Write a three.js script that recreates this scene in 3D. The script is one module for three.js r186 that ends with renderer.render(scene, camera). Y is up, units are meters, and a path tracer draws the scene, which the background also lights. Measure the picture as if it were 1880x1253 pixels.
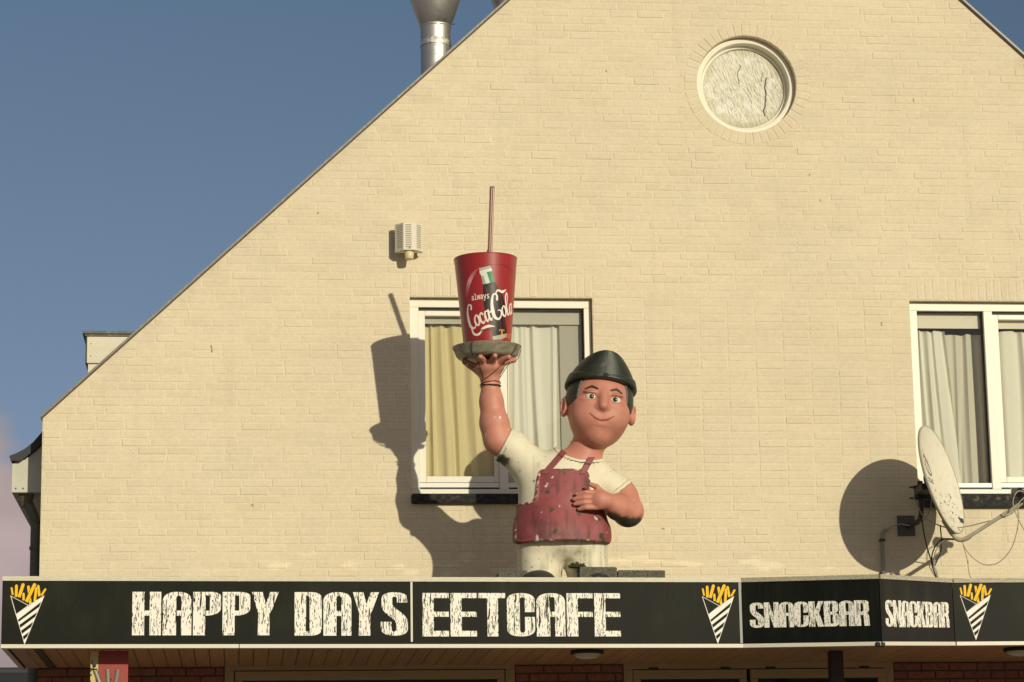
import * as THREE from 'three';
import { mergeGeometries } from 'three/addons/utils/BufferGeometryUtils.js';
import { RoundedBoxGeometry } from 'three/addons/geometries/RoundedBoxGeometry.js';
import { ImprovedNoise } from 'three/addons/math/ImprovedNoise.js';

// ---------------------------------------------------------------- camera, sky, sun, exposure
const scene = new THREE.Scene();
const camera = new THREE.PerspectiveCamera(14.72, 1024 / 682, 0.1, 2000);
camera.position.set(0, 1.6, 20);
camera.rotation.order = 'YXZ';
camera.rotation.set(Math.atan(1032 / 4850), -THREE.MathUtils.degToRad(6.02), -0.016);

const SUN = new THREE.Vector3(0.42, 0.29, 1).normalize();
const noise = new ImprovedNoise();
const fbm = (x, y, z, n = 4) => { let s = 0, a = 0.5; for (let i = 0; i < n; i++) { s += a * noise.noise(x, y, z); x *= 2.03; y *= 2.03; z *= 2.03; a *= 0.5; } return s; };
const mix = (a, b, t) => a + (b - a) * t;
const clamp = (x, a = 0, b = 1) => Math.min(b, Math.max(a, x));
const smooth = (a, b, x) => { const t = clamp((x - a) / (b - a)); return t * t * (3 - 2 * t); };
let seed = 7;
const rnd = () => { seed = (seed + 0x6d2b79f5) | 0; let t = Math.imul(seed ^ (seed >>> 15), 1 | seed); t = (t + Math.imul(t ^ (t >>> 7), 61 | t)) ^ t; return ((t ^ (t >>> 14)) >>> 0) / 4294967296; };

{ // low evening sun: clear blue sky, paler and warmer towards the sun, a cloud bank low on the horizon
  const W = 2048, H = 1024, data = new Float32Array(W * H * 4);
  for (let j = 0; j < H; j++) {
    const el = ((j + 0.5) / H - 0.5) * Math.PI, y = Math.sin(el), c = Math.cos(el);
    for (let i = 0; i < W; i++) {
      const a = ((i + 0.5) / W - 0.5) * 2 * Math.PI, x = Math.cos(a) * c, z = Math.sin(a) * c, k = (j * W + i) * 4;
      const toSun = x * SUN.x + y * SUN.y + z * SUN.z;
      let r, g, b;
      if (y < 0) { r = 0.12; g = 0.115; b = 0.1; } else {
        const t = Math.exp(-4.6 * y), dark = mix(1.02, 0.6, smooth(-0.86, -0.42, toSun));
        r = (0.04 + 0.335 * t) * dark; g = (0.105 + 0.36 * t) * dark; b = (0.19 + 0.44 * t) * dark;
        const glow = Math.pow(clamp(toSun * 0.5 + 0.5), 5), near = Math.exp((toSun - 1) * 9), band = Math.exp(-y * 5);
        r += glow * 0.2 + near * 0.45 + band * glow * 0.25; g += glow * 0.18 + near * 0.38 + band * glow * 0.19; b += glow * 0.17 + near * 0.28 + band * glow * 0.13;
        const e = THREE.MathUtils.radToDeg(el); if (e < 24) { const lump = fbm(x * 9 + 3, y * 14, z * 9, 5) * 3.4 + fbm(x * 2.2, 4, z * 2.2 + 7, 2) * 4;
        const cover = smooth(-0.15, 0.3, 9.5 + lump * 1.15 - e);
        const shade = 0.88 + fbm(x * 16, y * 26, z * 16 + 5, 5) * 0.5 + 0.1 * smooth(2.5, 0, 9.6 + lump - e);
        r = mix(r, 0.46 * shade, cover * 0.93); g = mix(g, 0.355 * shade, cover * 0.93); b = mix(b, 0.335 * shade, cover * 0.93); }
      }
      data[k] = r; data[k + 1] = g; data[k + 2] = b; data[k + 3] = 1;
    }
  }
  const sky = new THREE.DataTexture(data, W, H, THREE.RGBAFormat, THREE.FloatType);
  sky.mapping = THREE.EquirectangularReflectionMapping; sky.magFilter = sky.minFilter = THREE.LinearFilter; sky.needsUpdate = true;
  scene.background = sky; scene.environment = sky;
}
const sun = new THREE.DirectionalLight(new THREE.Color().setRGB(1, 0.92, 0.71), 3.15);
sun.position.copy(SUN).multiplyScalar(60).add(new THREE.Vector3(2.5, 4, 0)); sun.target.position.set(2.5, 4, 0);
sun.castShadow = true; sun.shadow.radius = 1; sun.shadow.mapSize.set(4096, 4096);
Object.assign(sun.shadow.camera, { left: -14, right: 14, top: 14, bottom: -14, near: 1, far: 120 });
scene.add(sun, sun.target);

const renderer = new THREE.WebGLRenderer({ antialias: true });
renderer.setSize(1024, 682);
renderer.toneMapping = THREE.LinearToneMapping;
renderer.toneMappingExposure = 1.0;
renderer.shadowMap.enabled = true;

// ---------------------------------------------------------------- helpers
const col = (r, g, b) => new THREE.Color().setRGB(r, g, b);
const std = (c, roughness = 0.8, extra = {}) => new THREE.MeshStandardMaterial({ color: col(...c), roughness, ...extra });
function put(name, geo, m, parent = scene, keep) {
  if (Array.isArray(geo)) geo = geo.length === 1 ? geo[0] : mergeGeometries(geo.map((g) => { const h = g.index ? g.toNonIndexed() : g.clone(); for (const k of Object.keys(h.attributes)) if (!(keep ?? ['position', 'normal', 'uv']).includes(k)) h.deleteAttribute(k); return h; }));
  const o = new THREE.Mesh(geo, m); o.name = name; o.castShadow = o.receiveShadow = true; parent.add(o); return o;
}
const used = new Map();
const numbered = (n) => { const k = used.get(n) ?? 0; used.set(n, k + 1); return k ? n + '_' + String(k).padStart(3, '0') : n; };
function thing(name, label, category, pos = [0, 0, 0], group) {
  const o = new THREE.Group(); o.name = numbered(name); o.position.set(...pos); o.userData = { label, category }; if (group) o.userData.group = group; scene.add(o); return o;
}
function tag(o, label, category, group) { o.name = numbered(o.name); o.userData = { label, category }; if (group) o.userData.group = group; return o; }
const struct = (name, geo, m) => { const o = put(name, geo, m); o.userData = { kind: 'structure' }; return o; };
const part = (name, parent, label) => { const g = new THREE.Group(); g.name = name; parent.add(g); if (label) g.userData = { label }; return g; };
function box(x0, x1, y0, y1, z0, z1, r = 0) {
  const g = r ? new RoundedBoxGeometry(x1 - x0, y1 - y0, z1 - z0, 2, r) : new THREE.BoxGeometry(x1 - x0, y1 - y0, z1 - z0);
  return g.translate((x0 + x1) / 2, (y0 + y1) / 2, (z0 + z1) / 2);
}
const V = (x, y, z) => new THREE.Vector3(x, y, z);
function tube(pts, r, seg = 40, rs = 8) { return new THREE.TubeGeometry(new THREE.CatmullRomCurve3(pts.map((p) => V(...p)), false, 'centripetal'), seg, r, rs, false); }
function rod(a, b, r0, r1 = r0, rs = 20, open = false) {
  const A = V(...a), B = V(...b), d = B.clone().sub(A), g = new THREE.CylinderGeometry(r1, r0, d.length(), rs, 1, open);
  g.applyQuaternion(new THREE.Quaternion().setFromUnitVectors(V(0, 1, 0), d.clone().normalize())); const c = A.add(B).multiplyScalar(0.5); return g.translate(c.x, c.y, c.z);
}
function bar(a, b, w, h, up = V(0, 1, 0)) { // square-section bar
  const A = V(...a), B = V(...b), d = B.clone().sub(A), L = d.length(), z = d.normalize(), x = up.clone().cross(z).normalize(), y = z.clone().cross(x);
  const g = new THREE.BoxGeometry(w, h, L); g.applyMatrix4(new THREE.Matrix4().makeBasis(x, y, z)); const c = A.add(B).multiplyScalar(0.5); return g.translate(c.x, c.y, c.z);
}
// prism with a vertical quad front (p = [x, z, yBottom, yTop] at each end), thickness t backwards; uv 0..1 on the front
function slab(p, q, t, lift = 0) {
  const dx = q[0] - p[0], dz = q[1] - p[1], L = Math.hypot(dx, dz), nx = -dz / L, nz = dx / L;
  const F = [[p[0], p[2], p[1]], [q[0], q[2], q[1]], [q[0], q[3], q[1]], [p[0], p[3], p[1]]].map((v) => V(v[0] + nx * lift, v[1], v[2] + nz * lift));
  const B = F.map((v) => V(v.x - nx * t, v.y, v.z - nz * t)), pos = [], uv = [];
  const quad = (a, b, c, d, front) => { for (const [v, u] of [[a, [0, 0]], [b, [1, 0]], [c, [1, 1]], [a, [0, 0]], [c, [1, 1]], [d, [0, 1]]]) { pos.push(v.x, v.y, v.z); uv.push(...(front ? u : [0.002, 0.002])); } };
  quad(F[0], F[1], F[2], F[3], true); quad(B[1], B[0], B[3], B[2]); quad(F[3], F[2], B[2], B[3]); quad(B[0], B[1], F[1], F[0]); quad(B[0], F[0], F[3], B[3]); quad(F[1], B[1], B[2], F[2]);
  const g = new THREE.BufferGeometry(); g.setAttribute('position', new THREE.Float32BufferAttribute(pos, 3)); g.setAttribute('uv', new THREE.Float32BufferAttribute(uv, 2)); g.computeVertexNormals(); return g;
}
function dataTex(w, h, f, srgb = false) {
  const d = new Uint8Array(w * h * 4); for (let y = 0; y < h; y++) for (let x = 0; x < w; x++) { const v = f(x, y), k = (y * w + x) * 4; for (let c = 0; c < 3; c++) d[k + c] = clamp(Array.isArray(v) ? v[c] : v) * 255; d[k + 3] = 255; }
  const t = new THREE.DataTexture(d, w, h); t.magFilter = t.minFilter = THREE.LinearFilter; t.wrapS = t.wrapT = THREE.RepeatWrapping; if (srgb) t.colorSpace = THREE.SRGBColorSpace; t.needsUpdate = true; return t;
}
const toS = (l) => (l <= 0.0031308 ? l * 12.92 : 1.055 * Math.pow(l, 1 / 2.4) - 0.055);
const tileNoise = (S, f, n, sd) => (x, y) => { const a = (x / S) * 2 * Math.PI, b = (y / S) * 2 * Math.PI, q = f / (2 * Math.PI); return fbm(Math.cos(a) * q + sd, Math.sin(a) * q + Math.cos(b) * q * 1.01, Math.sin(b) * q - sd, n); };
const grainTex = (() => { const n = tileNoise(512, 60, 4, 3.3); return dataTex(512, 512, (x, y) => 0.5 + 0.7 * n(x, y)); })();
const blotTex = (() => { const n = tileNoise(256, 8, 5, 1.7); return dataTex(256, 256, (x, y) => 0.5 + 0.8 * n(x, y)); })();
const rep = (t, u, v = u) => { const c = t.clone(); c.repeat.set(u, v); c.needsUpdate = true; return c; };
// mottled colour map (albedo a to b, linear) for weathered plain surfaces
const mottled = (a, b, S = 256, f = 10, sd = 1, gain = 1.6) => { const n = tileNoise(S, f, 5, sd); return dataTex(S, S, (x, y) => { const t = clamp(0.5 + gain * n(x, y)); return [0, 1, 2].map((c) => toS(mix(a[c], b[c], t))); }, true); };

// ---------------------------------------------------------------- ground and neighbour
{
  const m = new THREE.MeshStandardMaterial({ map: rep(mottled([0.27, 0.235, 0.19], [0.36, 0.32, 0.27], 256, 12, 2), 40), roughness: 0.9 });
  struct('ground', new THREE.PlaneGeometry(900, 900).rotateX(-Math.PI / 2), m);
}

// ---------------------------------------------------------------- the gable house
const house = thing('gable_house', 'cream painted brick gable house with two white windows and a round panel', 'house', [0, 0, 0]);
const PEAK = [4.02, 10.46], SL = 0.942, LEFT = -1.486, RIGHT = 9.526;
const roofY = (x) => PEAK[1] - SL * Math.abs(x - PEAK[0]);
const W1 = { x0: 1.314, x1: 2.747, y0: 4.6025, y1: 6.2275 }, W2 = { x0: 5.285, x1: 6.718, y0: 4.565, y1: 6.2275 };
const OC = [4.037, 8.003], OR = 0.405;

// one colour sheet for the whole painted wall: cream paint with faint blotches, rain streaks, repainted patches
const WX0 = -1.6, WX1 = 6.6, WY0 = 3.3, WY1 = 10.5;
const MARKS = [[-0.22, 5.83, 0.055], [4.52, 7.26, 0.02], [3.25, 4.41, 0.012], [3.262, 4.41, 0.012], [1.31, 8.52, 0.02], [4.6, 7.05, 0.02], [5.05, 6.05, 0.03], [0.6, 6.9, 0.015], [2.9, 8.1, 0.02], [5.4, 7.9, 0.03], [0.1, 4.6, 0.02]];
const wallMap = dataTex(1640, 1440, (i, j) => {
  const x = mix(WX0, WX1, i / 1639), y = mix(WY0, WY1, j / 1439);
  let v = 1 + 0.07 * fbm(x * 0.9, y * 1.3, 1, 3) + 0.06 * fbm(x * 3.1, y * 4.6, 5, 3) + 0.07 * fbm(x * 22, y * 26, 9, 2) + (rnd() - 0.5) * 0.15;
  const streak = smooth(0.12, 0.5, fbm(x * 7, y * 0.5, 20, 3)) * 0.045; v -= streak;
  v -= 0.055 * Math.exp(-(((x - 4.25) / 0.5) ** 2) - (((y - 7.0) / 0.75) ** 2)) * (0.6 + fbm(x * 6, y * 1.5, 3, 3));       // run-off stain under the round panel
  v -= 0.04 * Math.exp(-(((x - 4.4) / 0.9) ** 2) - (((y - 5.6) / 0.5) ** 2));
  v += 0.17 * smooth(0.0, 0.2, fbm(x * 2.6, y * 9, 31, 4) + 0.3 * Math.exp(-(((y - 4.12) / 0.1) ** 2)) - 0.3) * Math.exp(-(((y - 4.12) / 0.18) ** 2)) * (x > 0.2 && x < 5 ? 1 : 0.2);  // scrubbed lighter patches above the canopy
  for (const w of [W1, W2]) v -= 0.13 * smooth(w.x0 - 0.1, w.x0 + 0.1, x) * smooth(w.x1 + 0.1, w.x1 - 0.1, x) * smooth(3.95, 4.55, y) * smooth(4.62, 4.56, y) * smooth(-0.12, 0.4, fbm(x * 9, y * 0.7, 77, 3));
  v -= 0.07 * smooth(0.45, 0.0, roofY(x) - y) * smooth(-0.1, 0.35, fbm(x * 5 + y * 2, y * 5 - x * 2, 71, 3));
  const warm = 0.03 * fbm(x * 1.7, y * 1.9, 44, 3), pit = fbm(x * 45, y * 55, 60, 2) > 0.43 ? 0.9 : 1;
  v *= pit;
  for (const [mx, my, len] of MARKS) if (Math.abs(x - mx - (my - y) * 0.12) < 0.006 && y < my && y > my - len) v *= 0.45;
  return [toS(0.725 * v * (1 + warm)), toS(0.625 * v), toS(0.437 * v * (1 - 1.6 * warm))];
}, true);
wallMap.wrapS = wallMap.wrapT = THREE.MirroredRepeatWrapping;
const paint = new THREE.MeshStandardMaterial({ map: wallMap, vertexColors: true, roughness: 0.78, bumpMap: rep(grainTex, 16, 14), bumpScale: 0.0012 });
const mortar = new THREE.MeshStandardMaterial({ map: wallMap, color: col(1.0, 1.0, 1.0), roughness: 0.85, bumpMap: rep(grainTex, 16, 14), bumpScale: 0.0012 });
const wallUV = (g) => { const p = g.attributes.position, u = new Float32Array(p.count * 2); for (let i = 0; i < p.count; i++) { u[i * 2] = (p.getX(i) - WX0) / (WX1 - WX0); u[i * 2 + 1] = (p.getY(i) - WY0) / (WY1 - WY0); } g.setAttribute('uv', new THREE.BufferAttribute(u, 2)); return g; };

const wall = (() => {
  const s = new THREE.Shape([[LEFT, 3.4], [RIGHT, 3.4], [RIGHT, roofY(RIGHT)], PEAK, [LEFT, roofY(LEFT)]].map((p) => new THREE.Vector2(...p)));
  for (const w of [W1, W2]) s.holes.push(new THREE.Path([[w.x0, w.y0], [w.x0, w.y1], [w.x1, w.y1], [w.x1, w.y0]].map((p) => new THREE.Vector2(...p))));
  const h = new THREE.Path(); h.absarc(OC[0], OC[1], OR, 0, Math.PI * 2, true); s.holes.push(h);
  return put('gable_wall', wallUV(new THREE.ExtrudeGeometry(s, { depth: 0.3, bevelEnabled: false, curveSegments: 48 }).translate(0, 0, -0.3)), mortar, house);
})();

function clip(poly, a, b, c) { // keep a x + b y <= c
  const out = []; for (let i = 0; i < poly.length; i++) { const p = poly[i], q = poly[(i + 1) % poly.length], dp = a * p[0] + b * p[1] - c, dq = a * q[0] + b * q[1] - c; if (dp <= 0) out.push(p); if (dp * dq < 0) { const t = dp / (dp - dq); out.push([mix(p[0], q[0], t), mix(p[1], q[1], t)]); } } return out;
}
const area = (p) => { let s = 0; for (let i = 0; i < p.length; i++) { const a = p[i], b = p[(i + 1) % p.length]; s += a[0] * b[1] - a[1] * b[0]; } return s / 2; };
function inset(poly, d) {
  const n = poly.length, out = []; for (let i = 0; i < n; i++) {
    const a = poly[(i + n - 1) % n], b = poly[i], c = poly[(i + 1) % n], e = (p, q) => { const L = Math.hypot(q[0] - p[0], q[1] - p[1]) || 1; return [(q[0] - p[0]) / L, (q[1] - p[1]) / L]; }, u = e(a, b), v = e(b, c), n1 = [-u[1], u[0]], n2 = [-v[1], v[0]];
    const k = 1 + n1[0] * n2[0] + n1[1] * n2[1]; out.push([b[0] + (d * (n1[0] + n2[0])) / Math.max(k, 0.3), b[1] + (d * (n1[1] + n2[1])) / Math.max(k, 0.3)]);
  } return out;
}
// a brick with chamfered, slightly uneven edges standing proud of the joints
function brickGeo(poly, h, ch = 0.0042, uvf = wallUV) {
  if (area(poly) < 0) poly = poly.slice().reverse();
  const wob = poly.map((p) => [p[0] + (rnd() - 0.5) * 0.0035, p[1] + (rnd() - 0.5) * 0.003]), q = inset(wob, ch), cx = wob.reduce((s, p) => s + p[0], 0) / wob.length, cy = wob.reduce((s, p) => s + p[1], 0) / wob.length;
  const tx = (rnd() - 0.5) * 0.016, ty = (rnd() - 0.5) * 0.03, pos = [], n = wob.length, zt = (p) => h + (p[0] - cx) * tx + (p[1] - cy) * ty;
  const A = wob.map((p) => [p[0], p[1], -0.004]), B = wob.map((p) => [p[0], p[1], Math.max(0.0006, zt(p) - ch * 0.6)]), Q = q.map((p) => [p[0], p[1], zt(p)]);
  const tri = (...v) => v.forEach((w) => pos.push(...w));
  for (let i = 1; i < n - 1; i++) tri(Q[0], Q[i], Q[i + 1]);
  for (let i = 0; i < n; i++) { const j = (i + 1) % n; tri(B[i], B[j], Q[j]); tri(B[i], Q[j], Q[i]); tri(A[i], A[j], B[j]); tri(A[i], B[j], B[i]); }
  const g = new THREE.BufferGeometry(); g.setAttribute('position', new THREE.Float32BufferAttribute(pos, 3)); g.computeVertexNormals(); return uvf(g);
}
{
  const singles = [], rest = [], J = 0.0055, C0 = 6.2275, CH = 0.0625;
  const rect = (x0, x1, y0, y1) => [[x0 + J, y0 + J], [x1 - J, y0 + J], [x1 - J, y1 - J], [x0 + J, y1 - J]];
  const hgt = () => 0.0018 + (rnd() - 0.5) * 0.0022 + (rnd() < 0.1 ? 0.0016 : 0);
  const tint = (g) => { const a = 0.985 - 0.055 * rnd() * rnd() - 0.01 * rnd(), w = 0.012 * (rnd() - 0.5), n = g.attributes.position.count, c = new Float32Array(n * 3); for (let i = 0; i < n; i++) c.set([a + w, a, a - w * 1.6], i * 3); g.setAttribute('color', new THREE.BufferAttribute(c, 3)); return g; };
  const add = (poly, cut) => { if (poly.length < 3 || Math.abs(area(poly)) < 0.0008) return; (cut ? rest : singles).push([poly, tint(brickGeo(poly, hgt()))]); };
  for (let k = -44; k < 70; k++) {
    const y0 = C0 + k * CH, y1 = y0 + CH; if (y0 < 3.4) continue; if (y0 > PEAK[1]) break;
    const block = []; const over = (b0, b1) => y0 < b1 - 0.01 && y1 > b0 + 0.01;
    for (const w of [W1, W2]) { if (over(4.6025, 6.2275 + 0.1875)) block.push([w.x0, w.x1]); }
    if (over(4.54, 6.2275)) block.push([W1.x1, W2.x0]);
    let x = LEFT - 0.22 * rnd() - (k & 1 ? 0.11 : 0), run = 0;
    while (x < RIGHT) {
      let L = rnd() < 0.055 && run > 2 ? 0.11 : 0.22 + (rnd() - 0.5) * 0.006; run = L < 0.15 ? 0 : run + 1;
      let segs = [[Math.max(x, LEFT), Math.min(x + L, RIGHT)]]; x += L;
      for (const [b0, b1] of block) segs = segs.flatMap(([a, b]) => (b <= b0 || a >= b1 ? [[a, b]] : [[a, b0], [b1, b]].filter(([p, q]) => q - p > 0.03)));
      for (const [a, b] of segs) {
        if (b - a < 0.03) continue;
        let p = rect(a, b, y0, y1), cut = b - a < 0.1;
        const c0 = Math.abs(area(p));
        p = clip(p, -SL, 1, PEAK[1] - SL * PEAK[0] - 0.03); p = clip(p, SL, 1, PEAK[1] + SL * PEAK[0] - 0.03);
        if (p.length < 3) continue; if (Math.abs(area(p)) < c0 - 1e-6) cut = true;
        const far = Math.max(...p.map((q) => Math.hypot(q[0] - OC[0], q[1] - OC[1]))), mx = p.reduce((s, q) => s + q[0], 0) / p.length - OC[0], my = p.reduce((s, q) => s + q[1], 0) / p.length - OC[1], md = Math.hypot(mx, my), near = Math.min(md, ...p.map((q) => Math.hypot(q[0] - OC[0], q[1] - OC[1])));
        if (far < 0.515) continue;
        if (near < 0.515) { // split and cut against the ring of voussoirs
          cut = true; const xs = [...new Set([a, mix(a, b, 0.34), mix(a, b, 0.67), b])];
          let q = p; const ang = Math.atan2(my, mx); q = clip(q, -Math.cos(ang), -Math.sin(ang), -(OC[0] * Math.cos(ang) + OC[1] * Math.sin(ang)) - 0.515 * Math.max(0.96, 1 - 0.2 * Math.abs(Math.sin(ang)) * (b - a))); add(q, true); continue;
        }
        add(p, cut);
      }
    }
  }
  // stack bond between the windows
  for (let k = -27; k < 0; k++) { const y0 = C0 + k * CH; let x = W2.x0; for (let i = 0; x > W1.x1 + 0.03; i++) { const L = i ? 0.2195 : 0.158, x0 = Math.max(W1.x1, x - L); add(rect(x0 + (rnd() - 0.5) * 0.003, x + (rnd() - 0.5) * 0.003, y0, y0 + CH), x - x0 < 0.1); x -= L; } }
  // the 300 nearest bricks singly, the others as one
  singles.sort((a, b) => { const f = (p) => { const y = p[0][1], x = p[0][0]; return y < 3.84 ? 100 + y : y > 6.5 || x > 6.2 ? 50 + y : y + Math.abs(x - 0.5) * 0.02; }; return f(a[0]) - f(b[0]); });
  singles.forEach(([, g], i) => (i < 300 ? put('brick', g, paint, wall) : rest.push([0, g])));
  const o = put('brickwork', rest.map((r) => r[1]), paint, wall, ['position', 'normal', 'uv', 'color']); o.userData = { kind: 'stuff' };
  // soldier courses over the windows
  for (const w of [W1, W2]) { const n = 23, L = (w.x1 - w.x0) / n; for (let i = 0; i < n; i++) put('soldier_brick', tint(brickGeo(rect(w.x0 + i * L + 0.001 * (rnd() - 0.5), w.x0 + (i + 1) * L, C0, C0 + 0.1875), hgt() + 0.0002)), paint, wall); }
  // ring of voussoirs round the opening
  const n = 46; for (let i = 0; i < n; i++) { const a0 = (i / n) * 2 * Math.PI + 0.012, a1 = ((i + 1) / n) * 2 * Math.PI - 0.012, P = (r, a) => [OC[0] + r * Math.cos(a), OC[1] + r * Math.sin(a)]; put('voussoir', tint(brickGeo([P(OR + 0.002, a0), P(0.508, a0), P(0.508, a1), P(OR + 0.002, a1)], 0.0036 + (rnd() - 0.5) * 0.0024, 0.003)), paint, wall); }
}

// roof, verges, side and back walls
const zinc = new THREE.MeshStandardMaterial({ color: col(0.2, 0.19, 0.17), metalness: 0.4, roughness: 0.5, bumpMap: rep(blotTex, 3), bumpScale: 0.002 });
const tileM = std([0.035, 0.035, 0.036], 0.7), darkWood = std([0.1, 0.06, 0.03], 0.7), blackM = std([0.012, 0.012, 0.012], 0.6);
const creamTrim = new THREE.MeshStandardMaterial({ map: rep(mottled([0.66, 0.62, 0.5], [0.74, 0.7, 0.57], 256, 14, 6), 1), roughness: 0.6 });
{
  const ang = Math.atan(SL);
  for (const s of [-1, 1]) {
    const ex = s < 0 ? LEFT - 0.012 : RIGHT + 0.012, ey = roofY(ex), L = Math.hypot(PEAK[0] - ex, PEAK[1] - ey), dir = V(PEAK[0] - ex, PEAK[1] - ey, 0).normalize();
    const up = s < 0 ? V(-dir.y, dir.x, 0) : V(dir.y, -dir.x, 0);
    const strip = (o0, o1, z0, z1) => { const sh = new THREE.Shape(); const P = (t, o) => new THREE.Vector2(ex + dir.x * t + up.x * o, ey + dir.y * t + up.y * o); const a = [P(0, o0), P(L, o0), P(L, o1), P(0, o1)]; sh.setFromPoints(a); return new THREE.ExtrudeGeometry(sh, { depth: z1 - z0, bevelEnabled: false }).translate(0, 0, z0); };
    put('verge_board', strip(-0.013, -0.004, 0.002, 0.016), darkWood, house);
    put('verge_trim', strip(-0.004, 0.012, -0.02, 0.024), zinc, house);
    put('roof_slope', strip(-0.01, 0.009, -9, -0.021), tileM, house);
  }
  put('side_wall', [box(LEFT, LEFT + 0.2, 0, 5.2, -9, -0.301), box(RIGHT - 0.2, RIGHT, 0, 5.2, -9, -0.301), ], std([0.6, 0.53, 0.4], 0.85), house);
  put('back_wall', new THREE.ExtrudeGeometry(new THREE.Shape([[LEFT + 0.21, 0], [RIGHT - 0.21, 0], [RIGHT - 0.21, 5.1], [PEAK[0], 10.3], [LEFT + 0.21, 5.1]].map((p) => new THREE.Vector2(...p))), { depth: 0.2, bevelEnabled: false }).translate(0, 0, -9), std([0.6, 0.53, 0.4], 0.85), house);
}

// round panel in the gable: recessed moulded ring and a flaking painted board
{
  const g = part('round_panel', house), white = std([0.8, 0.75, 0.6], 0.6);
  const ring = (pts) => new THREE.LatheGeometry(pts.map((p) => new THREE.Vector2(...p)), 96).rotateX(Math.PI / 2).translate(OC[0], OC[1], 0);
  put('moulded_ring', [ring([[0.404, -0.25], [0.404, -0.062], [0.398, -0.058], [0.366, -0.058], [0.358, -0.064], [0.355, -0.115], [0.349, -0.119], [0.338, -0.119], [0.333, -0.124], [0.331, -0.25]])], white, g);
  const S = 512, board = dataTex(S, S, (i, j) => {
    const x = (i / S - 0.5) * 2, y = (j / S - 0.5) * 2, r = Math.hypot(x, y), n = fbm(x * 3, y * 3, 2, 5);
    const gr = Math.abs(fbm(x * 26 + y * 7, y * 6 + x * -2, 5, 3)), flake = smooth(0.03, 0.0, Math.abs(fbm(x * 10 + y * 3, y * 4.5, 8, 4))) * smooth(-0.35, 0.1, -Math.abs(y + 0.2) + 0.55 - Math.abs(x) * 0.3);
    const crack = (cx, y0, y1, w) => (y > y0 && y < y1 ? smooth(w, w * 0.4, Math.abs(x - cx - 0.05 * fbm(1, y * 4, cx * 9, 3) * 2 - (y - y0) * 0.1)) : 0);
    const ck = Math.max(crack(-0.12, 0.12, 0.62, 0.014), crack(0.48, -0.68, 0.3, 0.026) * 1, crack(0.44, 0.2, 0.42, 0.012));
    const moss = smooth(0.78, 1, r + n * 0.35) * 0.5 + smooth(-0.55, -0.95, y + n * 0.4) * 0.4;
    const pale = smooth(-0.05, 0.25, fbm(x * 4 + 3, y * 3, 6, 4)); let c = [0.74 + n * 0.1 + pale * 0.08, 0.71 + n * 0.1 + pale * 0.1, 0.57 + n * 0.08 + pale * 0.13]; c = c.map((v, k) => mix(v, [0.47, 0.44, 0.3][k], clamp(moss)));
    c = c.map((v, k) => mix(v, [0.33, 0.28, 0.19][k], clamp(flake * 0.75 + gr * 0.42)));
    return c.map((v) => toS(v * (1 - ck * 0.85)));
  }, true);
  const bump = dataTex(S, S, (i, j) => { const x = (i / S - 0.5) * 2, y = (j / S - 0.5) * 2; return 0.5 + 0.6 * fbm(x * 18 + y * 6, y * 5, 5, 4) + 0.4 * fbm(x * 3, y * 3, 2, 3); });
  put('flaking_board', new THREE.CircleGeometry(0.335, 64).translate(OC[0], OC[1], -0.142), new THREE.MeshStandardMaterial({ map: board, bumpMap: bump, bumpScale: 0.022, roughness: 0.75 }), g);
  put('backing', box(OC[0] - 0.5, OC[0] + 0.5, OC[1] - 0.5, OC[1] + 0.5, -0.34, -0.302), blackM, g);
}

// windows
const frameM = new THREE.MeshStandardMaterial({ map: rep(mottled([0.78, 0.74, 0.61], [0.84, 0.8, 0.67], 256, 9, 4), 1), roughness: 0.45 });
const whiteM = std([0.82, 0.8, 0.74], 0.35), gasket = std([0.03, 0.03, 0.025], 0.6);
const glassM = new THREE.MeshPhysicalMaterial({ color: col(0.93, 0.95, 0.93), transmission: 1, thickness: 0, roughness: 0.015, ior: 1.5, specularIntensity: 1 });
const curtainMat = (c, t) => new THREE.MeshPhysicalMaterial({ color: col(...c), roughness: 1, transmission: t, thickness: 0, sheen: 0.2, sheenColor: col(1, 1, 0.9) });
function curtain(x0, x1, y0, y1, z, folds, sd, taper = 0) {
  const nx = 160, ny = 24, g = new THREE.PlaneGeometry(1, 1, nx, ny), p = g.attributes.position;
  for (let i = 0; i < p.count; i++) {
    const u = p.getX(i) + 0.5, v = p.getY(i) + 0.5, w = u + 0.03 * noise.noise(u * 9, sd, 0) * (1 - v), ph = w * folds * 2 * Math.PI + 5 * noise.noise(u * 3.7, sd, v * 0.5) + sd;
    const amp = mix(0.014, 0.021, 1 - v) * (0.8 + 1.1 * noise.noise(u * 4.3, sd + 4, 0.5));
    p.setXYZ(i, mix(x0, mix(x1, x1 + taper, 1 - v), u) + 0.002 * Math.cos(ph), mix(y0, y1, v) - 0.012 * (0.5 + 0.5 * Math.sin(ph * 0.5)), z + amp * Math.sin(ph) + 0.004 * Math.sin(ph * 1.7 + 1));
  }
  g.computeVertexNormals(); return g;
}
const sheet = (x0, x1, y0, y1, z) => new THREE.PlaneGeometry(x1 - x0, y1 - y0).translate((x0 + x1) / 2, (y0 + y1) / 2, z);
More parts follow.
